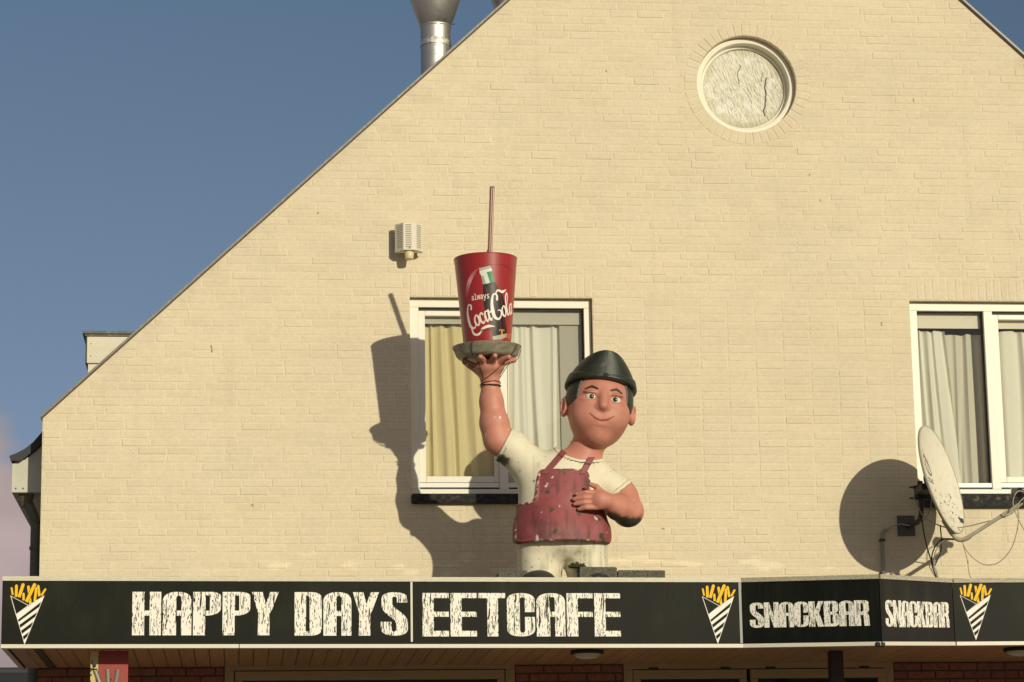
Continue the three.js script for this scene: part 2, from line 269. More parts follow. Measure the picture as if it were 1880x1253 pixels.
function makeWindow(w, opener, label) { // opener: which light has the sash (0 left, 1 right)
  const g = part('window', house, label), Z0 = -0.125, Z1 = -0.055, y0 = 4.676, y1 = w.y1 - 0.004, x0 = w.x0 + 0.003, x1 = w.x1 - 0.006, xm = x0 + (opener ? 0.61 : 0.684), mw = 0.071;
  put('frame', [box(x0, x1, y1 - 0.066, y1, Z0, Z1, 0.003), box(x0, x1, y0, y0 + 0.046, Z0, Z1, 0.003), box(x0, x0 + 0.068, y0 + 0.0465, y1 - 0.0665, Z0, Z1, 0.003), box(x1 - 0.056, x1, y0 + 0.0465, y1 - 0.0665, Z0, Z1, 0.003), box(xm, xm + mw, y0 + 0.0465, y1 - 0.0665, Z0, Z1, 0.003)], frameM, g);
  const lights = [[x0 + 0.069, xm - 0.001], [xm + mw + 0.001, x1 - 0.057]], ly0 = y0 + 0.047, ly1 = y1 - 0.067;
  lights.forEach(([a, b], i) => {
    put('drip_strip', box(a, b, ly0 + 0.014, ly0 + 0.05, -0.1, -0.066, 0.003), whiteM, g);
    put('sill_bead', box(a, b, ly0, ly0 + 0.013, -0.1, -0.078), gasket, g);
    if (i === opener) {
      const s = 0.05, t0 = ly0 + 0.054, t1 = ly1 - 0.024;
      put('sash', [box(a, a + s, t0, t1, -0.12, -0.072, 0.004), box(b - s * 0.7, b, t0, t1, -0.12, -0.072, 0.004), box(a + s + 0.0005, b - s * 0.7 - 0.0005, t0, t0 + 0.048, -0.12, -0.072, 0.004), box(a + s + 0.0005, b - s * 0.7 - 0.0005, t1 - 0.04, t1, -0.12, -0.072, 0.004)], frameM, g);
      put('gasket', [box(a, b, t1 + 0.0005, ly1, -0.118, -0.09)], gasket, g);
      put('pane', sheet(a + s, b - s * 0.7, t0 + 0.048, t1 - 0.04, -0.098), glassM, g);
    } else {
      put('gasket', [box(a, b, ly1 - 0.012, ly1, -0.12, -0.092), box(b - 0.014, b, ly0 + 0.0505, ly1 - 0.0125, -0.12, -0.092), box(a, a + 0.006, ly0 + 0.0505, ly1 - 0.0125, -0.12, -0.092)], gasket, g);
      put('pane', sheet(a + 0.006, b - 0.014, ly0 + 0.05, ly1 - 0.012, -0.104), glassM, g);
    }
  });
  return g;
}
function sillOf(w, g, y0, x1) {
  const S = 256, t = dataTex(S * 2, 64, (i, j) => { const x = (i / S) * 6, y = j / 64, n = fbm(x * 3, y * 3, w.x0, 5), chip = (w === W1 ? 0.3 : 0.9) * smooth(0.02, 0.3, n + 0.12 * fbm(x * 22, y * 8, 4, 3)) * smooth(0.25, 0.5, y) * smooth(0.9, 0.7, y); return [0, 1, 2].map((c) => toS(mix([0.02, 0.02, 0.017][c] * (1 + n * 2), [0.16, 0.12, 0.065][c], chip))); }, true);
  put('sill', [new RoundedBoxGeometry(x1 - w.x0 - 0.004, 4.672 - y0, 0.2, 3, 0.008).translate((x1 + w.x0) / 2 + 0.002, (4.672 + y0) / 2, -0.045)], new THREE.MeshStandardMaterial({ map: t, roughness: 0.55, bumpMap: rep(grainTex, 4, 1), bumpScale: 0.004 }), g);
}
const win1 = makeWindow(W1, 0, 'white window behind the figure with yellow and white curtains'), win2 = makeWindow(W2, 1, 'white window behind the satellite dish with white net curtains');
sillOf(W1, win1, 4.597, 2.745); sillOf(W2, win2, 4.567, 6.716);
put('curtain', curtain(1.4, 1.985, 4.74, 6.05, -0.175, 5, 3), curtainMat([0.78, 0.66, 0.37], 0.2), win1, ).userData = { label: 'yellowish curtain' };
put('curtain', curtain(2.07, 2.54, 4.74, 6.07, -0.17, 5, 9), curtainMat([0.88, 0.84, 0.7], 0.2), win1).userData = { label: 'white net curtain' };
put('curtain', curtain(5.36, 5.6, 4.74, 6.02, -0.17, 3, 5, 0.09), curtainMat([0.88, 0.84, 0.7], 0.2), win2).userData = { label: 'gathered white curtain' };
put('curtain', curtain(5.6, 5.93, 4.74, 6.0, -0.2, 2.5, 12), curtainMat([0.74, 0.69, 0.56], 0.25), win2).userData = { label: 'grey net curtain' };
put('curtain', curtain(6.0, 6.68, 4.74, 6.02, -0.17, 5.5, 15), curtainMat([0.88, 0.84, 0.7], 0.2), win2).userData = { label: 'white net curtain' };
for (const [w, g] of [[W1, win1], [W2, win2]]) { // rooms behind the panes
  const a = w.x0 - 0.3, b = w.x1 + 0.3, rm = std([0.3, 0.28, 0.24], 0.9);
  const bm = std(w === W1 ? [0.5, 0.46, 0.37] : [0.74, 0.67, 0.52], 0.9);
  put('veil_strip', sheet(w.x0 + 0.08, w.x1 - 0.06, w === W1 ? 6.04 : 6.03, 6.16, -0.128), bm, g);  // added strip, its colour stands in for pale sky reflection on the glass
  if (w === W1) put('side_veil', sheet(2.5, 2.69, 4.7, 6.039, -0.145), std([0.42, 0.39, 0.32], 0.9), g); else put('veil_sheet', sheet(5.68, 5.93, 4.7, 5.999, -0.27), std([0.55, 0.5, 0.4], 0.9), g);  // added flat sheets coloured as the reflected haze over the panes
  put('room', [box(a, b, 4.3, 4.4, -2.5, -0.302), box(a, b, 6.5, 6.6, -2.5, -0.302), box(a, a + 0.1, 4.4, 6.5, -2.5, -0.302), box(b - 0.1, b, 4.4, 6.5, -2.5, -0.302), box(a + 0.1, b - 0.1, 4.4, 6.5, -2.5, -2.4)], rm, g);
}

// kicked eave, gutter box and downpipe on the left flank
{
  const g = part('eave_box', house), sh = (pts) => new THREE.Shape(pts.map((p) => new THREE.Vector2(...p)));
  put('eave_panel', new THREE.ExtrudeGeometry(sh([[-1.731, 4.735], [-1.489, 4.735], [-1.489, 5.12], [-1.56, 5.05], [-1.64, 4.985], [-1.731, 4.96]]), { depth: 8, bevelEnabled: false }).translate(0, 0, -8.3), new THREE.MeshStandardMaterial({ map: rep(mottled([0.5, 0.49, 0.4], [0.58, 0.56, 0.46], 256, 7, 8), 1), roughness: 0.55 }), g);
  const top = [[-1.752, 5.01], [-1.70, 5.03], [-1.64, 5.062], [-1.575, 5.115], [-1.51, 5.195], [-1.489, 5.225]];
  put('kicked_roof', new THREE.ExtrudeGeometry(sh([...top, [-1.489, 5.13], [-1.56, 5.058], [-1.635, 4.995], [-1.665, 4.972], [-1.74, 4.972]]), { depth: 8.05, bevelEnabled: false }).translate(0, 0, -8.3), tileM, g);
  for (const x of [-1.70, -1.645]) put('screw', rod([x, 4.765, -0.301], [x, 4.765, -0.296], 0.006), gasket, g);
  const pipeM = new THREE.MeshStandardMaterial({ color: col(0.13, 0.115, 0.085), roughness: 0.55, bumpMap: blotTex, bumpScale: 0.003 }), dp = part('downpipe', house);
  put('pipe', [tube([[-1.625, 4.75, -0.42], [-1.62, 4.68, -0.42], [-1.585, 4.6, -0.42], [-1.555, 4.52, -0.42], [-1.552, 4.4, -0.42], [-1.552, 3.2, -0.42], [-1.552, 0, -0.42]], 0.04, 120, 16)], pipeM, dp);
  put('hopper', [new THREE.CylinderGeometry(0.085, 0.045, 0.1, 4, 1).rotateY(Math.PI / 4).translate(-1.63, 4.69, -0.42)], pipeM, dp);
  for (const y of [4.53, 4.32, 3.22]) put('pipe_socket', rod([-1.552, y - 0.012, -0.42], [-1.552, y + 0.012, -0.42], 0.047), pipeM, dp);
  for (let i = 0; i < 7; i++) { const y = 4.28 + i * 0.12; }
}
// dormer on the left slope
{
  const g = part('dormer', house), pm = new THREE.MeshStandardMaterial({ map: rep(mottled([0.7, 0.64, 0.48], [0.76, 0.69, 0.53], 256, 6, 12), 1), roughness: 0.6 });
  put('upper_cheek', box(-1.222, 0.4, 5.892, 6.112, -3, -1, 0.004), pm, g); put('lower_cheek', box(-1.212, 0.2, 5.45, 5.884, -3, -1.006, 0.004), pm, g);
  put('corner_flashing', box(-1.232, -1.2225, 5.892, 6.112, -3, -0.995), gasket, g);
  put('flat_roof', [box(-1.258, 0.5, 6.128, 6.15, -3.1, -0.97, 0.004), box(-1.24, 0.5, 6.1125, 6.1275, -3.05, -0.985)], zinc, g);
  for (const y of [5.95, 6.05]) put('screw', rod([-1.19, y, -1], [-1.19, y, -0.996], 0.004), gasket, g);
}

// ---------------------------------------------------------------- flues behind the left slope
{
  const fm = new THREE.MeshPhysicalMaterial({ color: col(0.5, 0.48, 0.44), metalness: 0.85, roughness: 0.4, anisotropy: 0.5, bumpMap: rep(blotTex, 2, 4), bumpScale: 0.001 });
  const lath = (pts) => new THREE.LatheGeometry(pts.map((p) => new THREE.Vector2(...p)), 64);
  const f = thing('metal_flue', 'galvanised metal flue with a wide cone top, left one behind the roof slope', 'chimney', [1.651, 7.6, -1.5], 'metal flues behind the roof');
  put('pipe', lath([[0.128, 0], [0.128, 0.94], [0.1305, 0.945], [0.128, 0.95], [0.128, 1.06], [0.1305, 1.065], [0.128, 1.07], [0.128, 1.14], [0.1305, 1.145], [0.128, 1.15], [0.128, 1.19]]), fm, f);
  put('tape_band', lath([[0.1295, 1.165], [0.132, 1.17], [0.131, 1.19], [0.1325, 1.205], [0.131, 1.215], [0.1295, 1.22]].map(([a, b]) => [a + 0.0015, b])), new THREE.MeshPhysicalMaterial({ color: col(0.8, 0.76, 0.66), metalness: 0.9, roughness: 0.3, bumpMap: rep(blotTex, 14, 1), bumpScale: 0.006 }), f);
  put('collar', lath([[0.128, 1.19], [0.129, 1.33], [0.134, 1.335], [0.136, 1.345], [0.134, 1.353], [0.129, 1.357]]), fm, f);
  put('cone', lath([[0.13, 1.357], [0.16, 1.42], [0.24, 1.66], [0.24, 1.95], [0.236, 1.95], [0.236, 1.66], [0.13, 1.36]]), fm, f);
  for (const a of [0.5, 1.5]) put('rivet', rod([0.13 * Math.sin(a), 1.37, 0.13 * Math.cos(a)], [0.165 * Math.sin(a), 1.373, 0.165 * Math.cos(a)], 0.004), gasket, f);
  const d = f.clone(); d.name = numbered('metal_flue'); scene.add(d); d.position.set(2.36, 7.585, -1.5); d.userData = { label: 'metal flue whose cone just shows over the roof edge, right of the full one', category: 'chimney', group: 'metal flues behind the roof' };
}
{ // dark ridge of a house far behind on the left
  const t = thing('neighbouring_house', 'dark tiled roof ridge of a far house under the canopy corner, left', 'house', [-6.2, 0, -30]);
  const pr = new THREE.ExtrudeGeometry(new THREE.Shape([[-5, 3.1], [-5, 3.2], [0, 5.93], [5, 3.2], [5, 3.1]].map((p) => new THREE.Vector2(...p))), { depth: 12, bevelEnabled: false }).rotateY(Math.PI / 2).translate(-4, 0, 0);
  put('roof', pr, tileM, t); put('wall', box(-3.5, 7.5, 0, 3.1, -4.5, 4.5), std([0.2, 0.12, 0.09], 0.9), t);
  put('ridge_cap', [rod([-4, 5.95, 0], [8, 5.95, 0], 0.08)], tileM, t); put('vent_cap', [new THREE.SphereGeometry(0.11, 16, 10).translate(1.35, 6.03, 0)], tileM, t);
}

// ---------------------------------------------------------------- canopy over the shopfront
const DZ = 1.73, yT = (x) => 3.84 - 0.0055 * (x + 1.6), yB = (x) => 3.349 - 0.0053 * (x + 1.6);
const PTS = { a: [-1.605, DZ, 3.349, 3.84], m: [1.196, DZ, yB(1.196), yT(1.196)], b: [3.52, DZ, 3.322, 3.812], c: [4.395, 2.2, 3.287, 3.777], d: [5.035, DZ, 3.328, 3.803], e: [9.5, DZ, 3.335, 3.81] };
const canopy = thing('shop_canopy', 'cream trimmed flat canopy across the shopfront carrying the black signs', 'canopy');
const trimM = new THREE.MeshStandardMaterial({ map: rep(mottled([0.5, 0.45, 0.32], [0.72, 0.66, 0.5], 256, 16, 9), 4, 1), roughness: 0.5 });
const lowTrim = new THREE.MeshStandardMaterial({ map: rep(mottled([0.66, 0.61, 0.48], [0.76, 0.72, 0.58], 256, 12, 14), 5, 1), roughness: 0.45 });
const grubby = new THREE.MeshStandardMaterial({ map: rep(mottled([0.2, 0.17, 0.11], [0.62, 0.57, 0.43], 256, 26, 21, 2.2), 3, 1), roughness: 0.7 });
{
  const lerpP = (p, q, t) => p.map((v, i) => mix(v, q[i], t)), sec = (p, q, f) => [[p[0], p[1], ...f(p)], [q[0], q[1], ...f(q)]];
  const runs = [['a', 'm', 0, 0.575], ['a', 'm', 0.577, 1], ['m', 'b', 0, 1], ['b', 'c', 0.004, 0.998], ['c', 'd', 0.003, 0.997], ['d', 'e', 0.003, 1]];
  for (const [i, j, t0, t1] of runs) {
    const p = lerpP(PTS[i], PTS[j], t0), q = lerpP(PTS[i], PTS[j], t1), front = i === 'a' || i === 'm';
    put('top_trim', slab(...sec(p, q, (v) => [v[3] - 0.031, v[3]]), 0.09, 0.014), front ? trimM : grubby, canopy);
    put('bottom_trim', slab(...sec(p, q, (v) => [v[2], v[2] + 0.026]), 0.06, 0.012), lowTrim, canopy);
    put('fascia_board', slab(...sec(p, q, (v) => [v[2] + 0.0265, v[3] - 0.0315]), 0.05, -0.004), blackM, canopy);
  }
  put('joint_strip', slab([1.189, DZ, 3.376, 3.792], [1.203, DZ, 3.376, 3.792], 0.006, 0.012), creamTrim, canopy);
  put('joint_strip', slab([3.499, DZ, 3.353, 3.779], [3.517, DZ, 3.353, 3.779], 0.006, 0.012), std([0.3, 0.3, 0.28], 0.5), canopy);
  put('corner_clip', box(4.352, 4.42, 3.279, 3.313, 2.16, 2.208, 0.012), std([0.02, 0.022, 0.018], 0.9), canopy);
  // left end of the canopy
  put('end_board', slab([-1.6, 0.02, 3.36, 3.83], [-1.6, DZ - 0.06, 3.36, 3.83], 0.03), blackM, canopy);
  put('end_trim', slab([-1.604, 0.02, 3.349, 3.372], [-1.604, DZ - 0.062, 3.349, 3.372], 0.03), lowTrim, canopy);
  // roof deck
  const plan = (e, x0 = -1.56) => new THREE.Shape([[x0, 0.004], [9.45, 0.004], [9.45, DZ - 0.1], [5.03, DZ - 0.1], [4.39, 2.2 - 0.12], [3.5, DZ - 0.1], [x0, DZ - 0.1]].map(([x, z]) => new THREE.Vector2(x, -z)));
  put('roof_deck', new THREE.ExtrudeGeometry(plan(), { depth: 0.345, bevelEnabled: false }).rotateX(-Math.PI / 2).translate(0, 3.395, 0), new THREE.MeshStandardMaterial({ map: rep(mottled([0.07, 0.068, 0.06], [0.15, 0.145, 0.125], 256, 20, 3), 1), roughness: 0.95 }), canopy);
  // soffit boards running from the wall to the front
  const planks = [0, 1, 2, 3].map((i) => new THREE.MeshStandardMaterial({ map: rep(mottled([0.46 - 0.02 * i, 0.27 - 0.01 * i, 0.12], [0.56, 0.34 - 0.01 * i, 0.155], 128, 9, 30 + i), 1, 0.3), roughness: 0.42 }));
  const sz = (x) => (x < 3.52 ? DZ - 0.055 : x < 4.395 ? mix(DZ, 2.2, (x - 3.52) / 0.875) - 0.08 : x < 5.035 ? mix(2.2, DZ, (x - 4.395) / 0.64) - 0.08 : DZ - 0.055);
  for (let x = -1.565, i = 0; x < 6.3; x += 0.105, i++) { const z1 = Math.min(sz(x), sz(x + 0.1)); put('soffit_board', box(x, x + 0.1005, 3.366 + (rnd() - 0.5) * 0.002, 3.39, 0.004, z1, 0.0035), planks[i % 4], canopy); }
  put('soffit_board', box(6.305, 9.4, 3.366, 3.39, 0.004, 1.65), planks[0], canopy).name = 'soffit_panel';
  put('soffit_batten', bar([-1.37, 3.36, 0.05], [-1.37, 3.36, 1.64], 0.05, 0.02), std([0.06, 0.045, 0.03], 0.6), canopy);
}

// ---------------------------------------------------------------- lettering
const CAN = (w, h) => { const c = document.createElement('canvas'); c.width = w; c.height = h; return [c, c.getContext('2d')]; };
const INK = '#f3eee0';
const R = (g, x, y, w, h) => g.rect(x, y, w, h);
const GL = { // letter shapes on a unit square; holes by even-odd filling
  H: [0.66, (g) => { R(g, 0, 0, .42, 1); R(g, .6, 0, .4, 1); R(g, .42, .43, .18, .12); }],
  A: [0.66, (g) => { g.moveTo(0, 1); g.lineTo(0, .2); g.bezierCurveTo(.02, .05, .25, 0, .5, 0); g.bezierCurveTo(.8, 0, .98, .05, 1, .2); g.lineTo(1, 1); g.lineTo(.64, 1); g.lineTo(.64, .55); g.lineTo(.47, .55); g.lineTo(.47, 1); g.closePath(); g.moveTo(.47, .43); g.lineTo(.64, .43); g.lineTo(.64, .14); g.bezierCurveTo(.63, .07, .48, .07, .47, .14); g.closePath(); }],
  P: [0.64, (g) => { g.moveTo(0, 0); g.lineTo(.7, 0); g.bezierCurveTo(.95, .02, 1, .06, 1, .12); g.lineTo(1, .36); g.bezierCurveTo(1, .48, .8, .54, .44, .55); g.lineTo(.44, 1); g.lineTo(0, 1); g.closePath(); g.moveTo(.45, .43); g.lineTo(.6, .43); g.lineTo(.6, .1); g.lineTo(.45, .07); g.closePath(); }],
  Y: [0.62, (g) => { g.moveTo(0, 0); g.lineTo(.4, 0); g.lineTo(.52, .27); g.lineTo(.68, 0); g.lineTo(1, 0); g.lineTo(.74, .42); g.lineTo(.66, .5); g.lineTo(.66, 1); g.lineTo(.22, 1); g.lineTo(.24, .5); g.closePath(); }],
  D: [0.64, (g) => { g.moveTo(0, 0); g.lineTo(.62, 0); g.bezierCurveTo(.9, .01, 1, .06, 1, .16); g.lineTo(1, .85); g.bezierCurveTo(.98, .97, .8, .99, .6, 1); g.lineTo(0, 1); g.closePath(); g.moveTo(.42, .9); g.lineTo(.55, .9); g.lineTo(.55, .12); g.lineTo(.42, .07); g.closePath(); }],
  S: [0.64, (g) => { g.moveTo(.98, .24); g.lineTo(.6, .24); g.lineTo(.6, .14); g.bezierCurveTo(.58, .09, .44, .09, .43, .14); g.lineTo(.43, .28); g.bezierCurveTo(.5, .4, 1, .5, 1, .7); g.lineTo(1, .85); g.bezierCurveTo(.98, .97, .75, 1, .5, 1); g.bezierCurveTo(.2, 1, .02, .94, 0, .84); g.lineTo(0, .68); g.lineTo(.4, .68); g.lineTo(.4, .86); g.bezierCurveTo(.42, .92, .55, .92, .57, .86); g.lineTo(.57, .72); g.bezierCurveTo(.5, .58, .04, .5, .03, .3); g.lineTo(.03, .15); g.bezierCurveTo(.05, .04, .25, 0, .5, 0); g.bezierCurveTo(.8, 0, .97, .04, .98, .14); g.closePath(); }],
  E: [0.6, (g) => { R(g, 0, 0, .43, 1); R(g, .43, 0, .57, .12); R(g, .43, .43, .57, .12); R(g, .43, .87, .57, .13); }],
  T: [0.62, (g) => { R(g, 0, 0, 1, .12); R(g, .33, .12, .4, .88); }],
  C: [0.64, (g) => { g.moveTo(1, .44); g.lineTo(.64, .44); g.lineTo(.64, .15); g.bezierCurveTo(.62, .08, .48, .08, .46, .15); g.lineTo(.46, .86); g.bezierCurveTo(.48, .93, .62, .93, .64, .86); g.lineTo(.64, .55); g.lineTo(1, .55); g.lineTo(1, .84); g.bezierCurveTo(.98, .96, .75, 1, .5, 1); g.bezierCurveTo(.2, 1, 0, .95, 0, .82); g.lineTo(0, .18); g.bezierCurveTo(0, .05, .2, 0, .5, 0); g.bezierCurveTo(.8, 0, 1, .05, 1, .18); g.closePath(); }],
  F: [0.6, (g) => { R(g, 0, 0, .43, 1); R(g, .43, 0, .57, .12); R(g, .43, .43, .57, .12); }],
  N: [0.66, (g) => { g.moveTo(0, 0); g.lineTo(.36, 0); g.lineTo(.66, .55); g.lineTo(.66, 0); g.lineTo(1, 0); g.lineTo(1, 1); g.lineTo(.64, 1); g.lineTo(.35, .46); g.lineTo(.35, 1); g.lineTo(0, 1); g.closePath(); }],
  K: [0.66, (g) => { g.moveTo(0, 0); g.lineTo(.42, 0); g.lineTo(.42, .36); g.lineTo(.66, 0); g.lineTo(1, 0); g.lineTo(.7, .45); g.lineTo(1, 1); g.lineTo(.6, 1); g.lineTo(.42, .62); g.lineTo(.42, 1); g.lineTo(0, 1); g.closePath(); }],
  B: [0.66, (g) => { g.moveTo(0, 0); g.lineTo(.6, 0); g.bezierCurveTo(.9, 0, .96, .08, .96, .16); g.lineTo(.96, .34); g.bezierCurveTo(.94, .43, .84, .46, .74, .47); g.bezierCurveTo(.9, .49, 1, .52, 1, .62); g.lineTo(1, .86); g.bezierCurveTo(.97, .98, .8, 1, .6, 1); g.lineTo(0, 1); g.closePath(); R(g, .43, .11, .14, .31); R(g, .43, .54, .15, .35); }],
  R: [0.66, (g) => { g.moveTo(0, 0); g.lineTo(.65, 0); g.bezierCurveTo(.92, .01, .98, .06, .98, .15); g.lineTo(.98, .36); g.bezierCurveTo(.97, .45, .9, .49, .82, .5); g.bezierCurveTo(.92, .53, .97, .58, .97, .66); g.lineTo(1, 1); g.lineTo(.64, 1); g.lineTo(.6, .58); g.lineTo(.43, .56); g.lineTo(.43, 1); g.lineTo(0, 1); g.closePath(); R(g, .43, .11, .14, .33); }],
};
// worn woodcut lettering: letters then dark splinters scratched out along the grain
function word(g, text, x0, x1, y0, y1, wear = 1, gap = 0.035) {
  const [c, q] = CAN(g.canvas.width, g.canvas.height), h = y1 - y0; let tot = -gap; for (const ch of text) tot += (ch === ' ' ? 0.22 : GL[ch][0]) + gap; const k = (x1 - x0) / tot; let x = x0;
  q.fillStyle = INK; for (const ch of text) { const w = (ch === ' ' ? 0.22 : GL[ch][0]) * k; if (ch !== ' ') { q.save(); q.beginPath(); q.translate(x, y0); q.scale(w, h); GL[ch][1](q); q.restore(); q.fill('evenodd'); } x += w + gap * k; }
  q.globalCompositeOperation = 'destination-out'; q.lineCap = 'round';
  const N = Math.round((x1 - x0) * 0.6 * wear);
  for (let i = 0; i < N; i++) { // splinters gather in bands
    const bx = x0 + (x1 - x0) * rnd(), dense = 0.5 + 1.2 * noise.noise(bx / (h * 0.16), 3, 1); if (rnd() > dense) continue;
    let y = y0 + h * (rnd() * 1.2 - 0.2), px = bx; const len = h * (0.04 + 0.4 * rnd() * rnd()), wd = h * (0.004 + 0.017 * rnd() * rnd()), sl = -0.06 + 0.05 * (rnd() - 0.5);
    q.lineWidth = wd; q.beginPath(); q.moveTo(px, y); for (let s = 0; s < 5; s++) { y += len / 5; px -= sl * (len / 5) * -1 + (rnd() - 0.5) * wd * 1.4; q.lineTo(px, y); } q.stroke();
  }
  for (let i = 0; i < N * 1.3; i++) { const bx = x0 + (x1 - x0) * rnd(), y = y0 + h * rnd(), a = h * (0.002 + 0.006 * rnd()); q.beginPath(); q.ellipse(bx, y, a, a * (2 + 6 * rnd()), 0, 0, 7); q.fill(); }
  for (let i = 0; i < (x1 - x0) / h * 3 * wear; i++) { const bx = x0 + (x1 - x0) * rnd(), w = h * (0.008 + 0.02 * rnd()), yy = y0 + (rnd() < 0.5 ? 0 : h * (0.3 + 0.4 * rnd())), L = h * (0.25 + 0.4 * rnd()); q.beginPath(); q.moveTo(bx, yy); q.quadraticCurveTo(bx + w * 1.5, yy + L * 0.5, bx - w, yy + L); q.quadraticCurveTo(bx - w * 1.2, yy + L * 0.5, bx, yy); q.fill(); }
  g.drawImage(c, 0, 0);
}
// bag of chips mark; X, Y place the sketch (drawn about 260 units wide, 430 high)
function chips(g, X, Y, sx, sy) {
  g.save(); g.translate(X, Y); g.scale(sx, sy); g.translate(-66, -113);
  const poly = (p, fill, stroke, lw) => { g.beginPath(); p.forEach(([x, y], i) => (i ? g.lineTo(x, y) : g.moveTo(x, y))); g.closePath(); if (fill) { g.fillStyle = fill; g.fill(); } if (stroke) { g.strokeStyle = stroke; g.lineWidth = lw; g.lineJoin = 'miter'; g.stroke(); } };
  const fry = (x0, y0, x1, y1, w) => { g.lineCap = 'butt'; g.beginPath(); g.moveTo(x0, y0); g.lineTo(x1, y1); g.strokeStyle = '#15170f'; g.lineWidth = w + 5; g.stroke(); g.strokeStyle = '#f3c22e'; g.lineWidth = w; g.stroke(); g.beginPath(); g.arc(x0, y0, w / 2, 0, 7); g.fillStyle = '#f3c22e'; g.fill(); };
  fry(73, 148, 82, 196, 14); fry(106, 132, 106, 210, 20); fry(152, 124, 126, 212, 23); fry(157, 188, 158, 235, 17); fry(190, 138, 206, 258, 19); fry(258, 134, 268, 205, 19); fry(245, 150, 236, 240, 19); fry(232, 124, 178, 245, 24); fry(308, 156, 282, 200, 15);
  poly([[68, 203], [192, 270], [300, 203], [172, 540]], '#15170f');
  poly([[108, 335], [192, 275], [300, 203], [290, 238], [122, 372]], INK);
  const tri = [[112, 345], [300, 203], [172, 540]]; g.save(); g.beginPath(); tri.forEach(([x, y], i) => (i ? g.lineTo(x, y) : g.moveTo(x, y))); g.closePath(); g.clip();
  g.strokeStyle = INK; g.lineCap = 'butt'; for (const [x0, y0, x1, y1, w] of [[90, 352, 320, 180, 34], [110, 412, 310, 262, 21], [125, 452, 300, 318, 20], [140, 492, 290, 376, 19], [150, 560, 260, 452, 46]]) { g.lineWidth = w; g.beginPath(); g.moveTo(x0, y0); g.lineTo(x1, y1); g.stroke(); } g.restore();
  poly([[68, 203], [192, 270], [108, 335]], '#15170f', INK, 4); poly([[68, 203], [108, 335], [192, 270], [300, 203], [172, 540]], null, INK, 4.5);
  g.restore();
}
function signTex(W, H, draw, base = '#14160d') {
  const [c, g] = CAN(W, H); g.fillStyle = base; g.fillRect(0, 0, W, H);
  for (let i = 0; i < 90; i++) { const x = rnd() * W, w = W * (0.01 + 0.09 * rnd()), y = rnd() * H * 0.7, gr = g.createRadialGradient(0, 0, 0, 0, 0, 1); gr.addColorStop(0, `rgba(${rnd() < 0.6 ? '62,66,38' : '4,5,2'},${0.05 + 0.12 * rnd()})`); gr.addColorStop(1, 'rgba(40,42,24,0)'); g.save(); g.translate(x, y); g.scale(w, H * (0.3 + 0.6 * rnd())); g.fillStyle = gr; g.fillRect(-1, -1, 2, 2); g.restore(); }
  for (let i = 0; i < 70; i++) { g.fillStyle = `rgba(120,112,80,${0.03 + 0.06 * rnd()})`; g.fillRect(rnd() * W, 0, 1 + rnd() * 3, H * (0.1 + 0.6 * rnd())); }
  draw(g, W, H);
  const t = new THREE.CanvasTexture(c); t.colorSpace = THREE.SRGBColorSpace; t.anisotropy = 8; return t;
}
const signFace = (map, rough = 0.5) => new THREE.MeshPhysicalMaterial({ map, roughness: rough, specularIntensity: rough > 0.2 ? 0.3 : 1 });
function sign(label, p, q, tex, rough, group) {
  const t = thing('fascia_sign', label, 'sign', [0, 0, 0], group), fp = (v) => [v[0], v[1], v[2] + 0.0275, v[3] - 0.0325];
  const at = (k) => p.map((v, i) => mix(v, q[i], k)), a = at(0.0015), b = at(0.9985);
  put('sign_panel', slab(fp(a), fp(b), 0.003, 0.004), signFace(tex, rough), t); return t;
}
{
  const G = 'signs along the canopy';
  const X = (x, p, q, W) => ((x - p) / (q - p)) * W;
  let W = 2048, H = 330, a = -1.605, b = 1.19; // panel height 0.43 m
  const Y = (y, x) => ((yT(x) - 0.0325 - y) / 0.4315) * H;
  sign('long black sign reading HAPPY DAYS with a chip bag at its left end', PTS.a, PTS.m, signTex(W, H, (g) => {
    word(g, 'HAPPY', X(-0.726, a, b, W), X(0.276, a, b, W), Y(3.728, -0.2), Y(3.428, -0.2)); word(g, 'DAYS', X(0.385, a, b, W), X(1.168, a, b, W), Y(3.722, 0.8), Y(3.42, 0.8));
    chips(g, X(-1.553, a, b, W), Y(3.792, -1.43), (0.242 / 2.795) * W / 250, (0.415 / 0.4315) * H / 428);
  }), 0.55, G);
  a = 1.203; b = 3.5;
  sign('black sign reading EETCAFE with a chip bag at its right end', PTS.m, [3.505, DZ, 3.322, 3.812], signTex(W, 384, (g) => {
    const H2 = 384, Y2 = (y, x) => ((yT(x) - 0.0325 - y) / 0.4315) * H2;
    word(g, 'EETCAFE', X(1.275, a, b, W), X(2.658, a, b, W), Y2(3.711, 2), Y2(3.408, 2)); chips(g, X(3.238, a, b, W), Y2(3.767, 3.35), (0.24 / 2.3) * W / 250, (0.414 / 0.4315) * H2 / 428);
  }, '#16160d'), 0.55, G);
  sign('black SNACKBAR sign on the shaded left face of the corner', PTS.b, PTS.c, signTex(1024, 448, (g, w, h) => word(g, 'SNACKBAR', w * 0.056, w * 0.925, h * 0.335, h * 0.745, 1.1, 0.01), '#101310'), 0.5, G);
  sign('glossy black SNACKBAR sign on the sunlit right face of the corner', PTS.c, PTS.d, signTex(1024, 630, (g, w, h) => word(g, 'SNACKBAR', w * 0.06, w * 0.94, h * 0.33, h * 0.76, 0.9, 0.004), '#191a11'), 0.05, G);
  const dW = 2048; sign('black sign with only a chip bag, at the right edge', PTS.d, PTS.e, signTex(dW, 200, (g, w, h) => chips(g, ((5.085 - 5.035) / 4.465) * w, h * 0.012, (0.236 / 4.465) * w / 250, (0.955 * h) / 428), '#15160d'), 0.55, G);
}

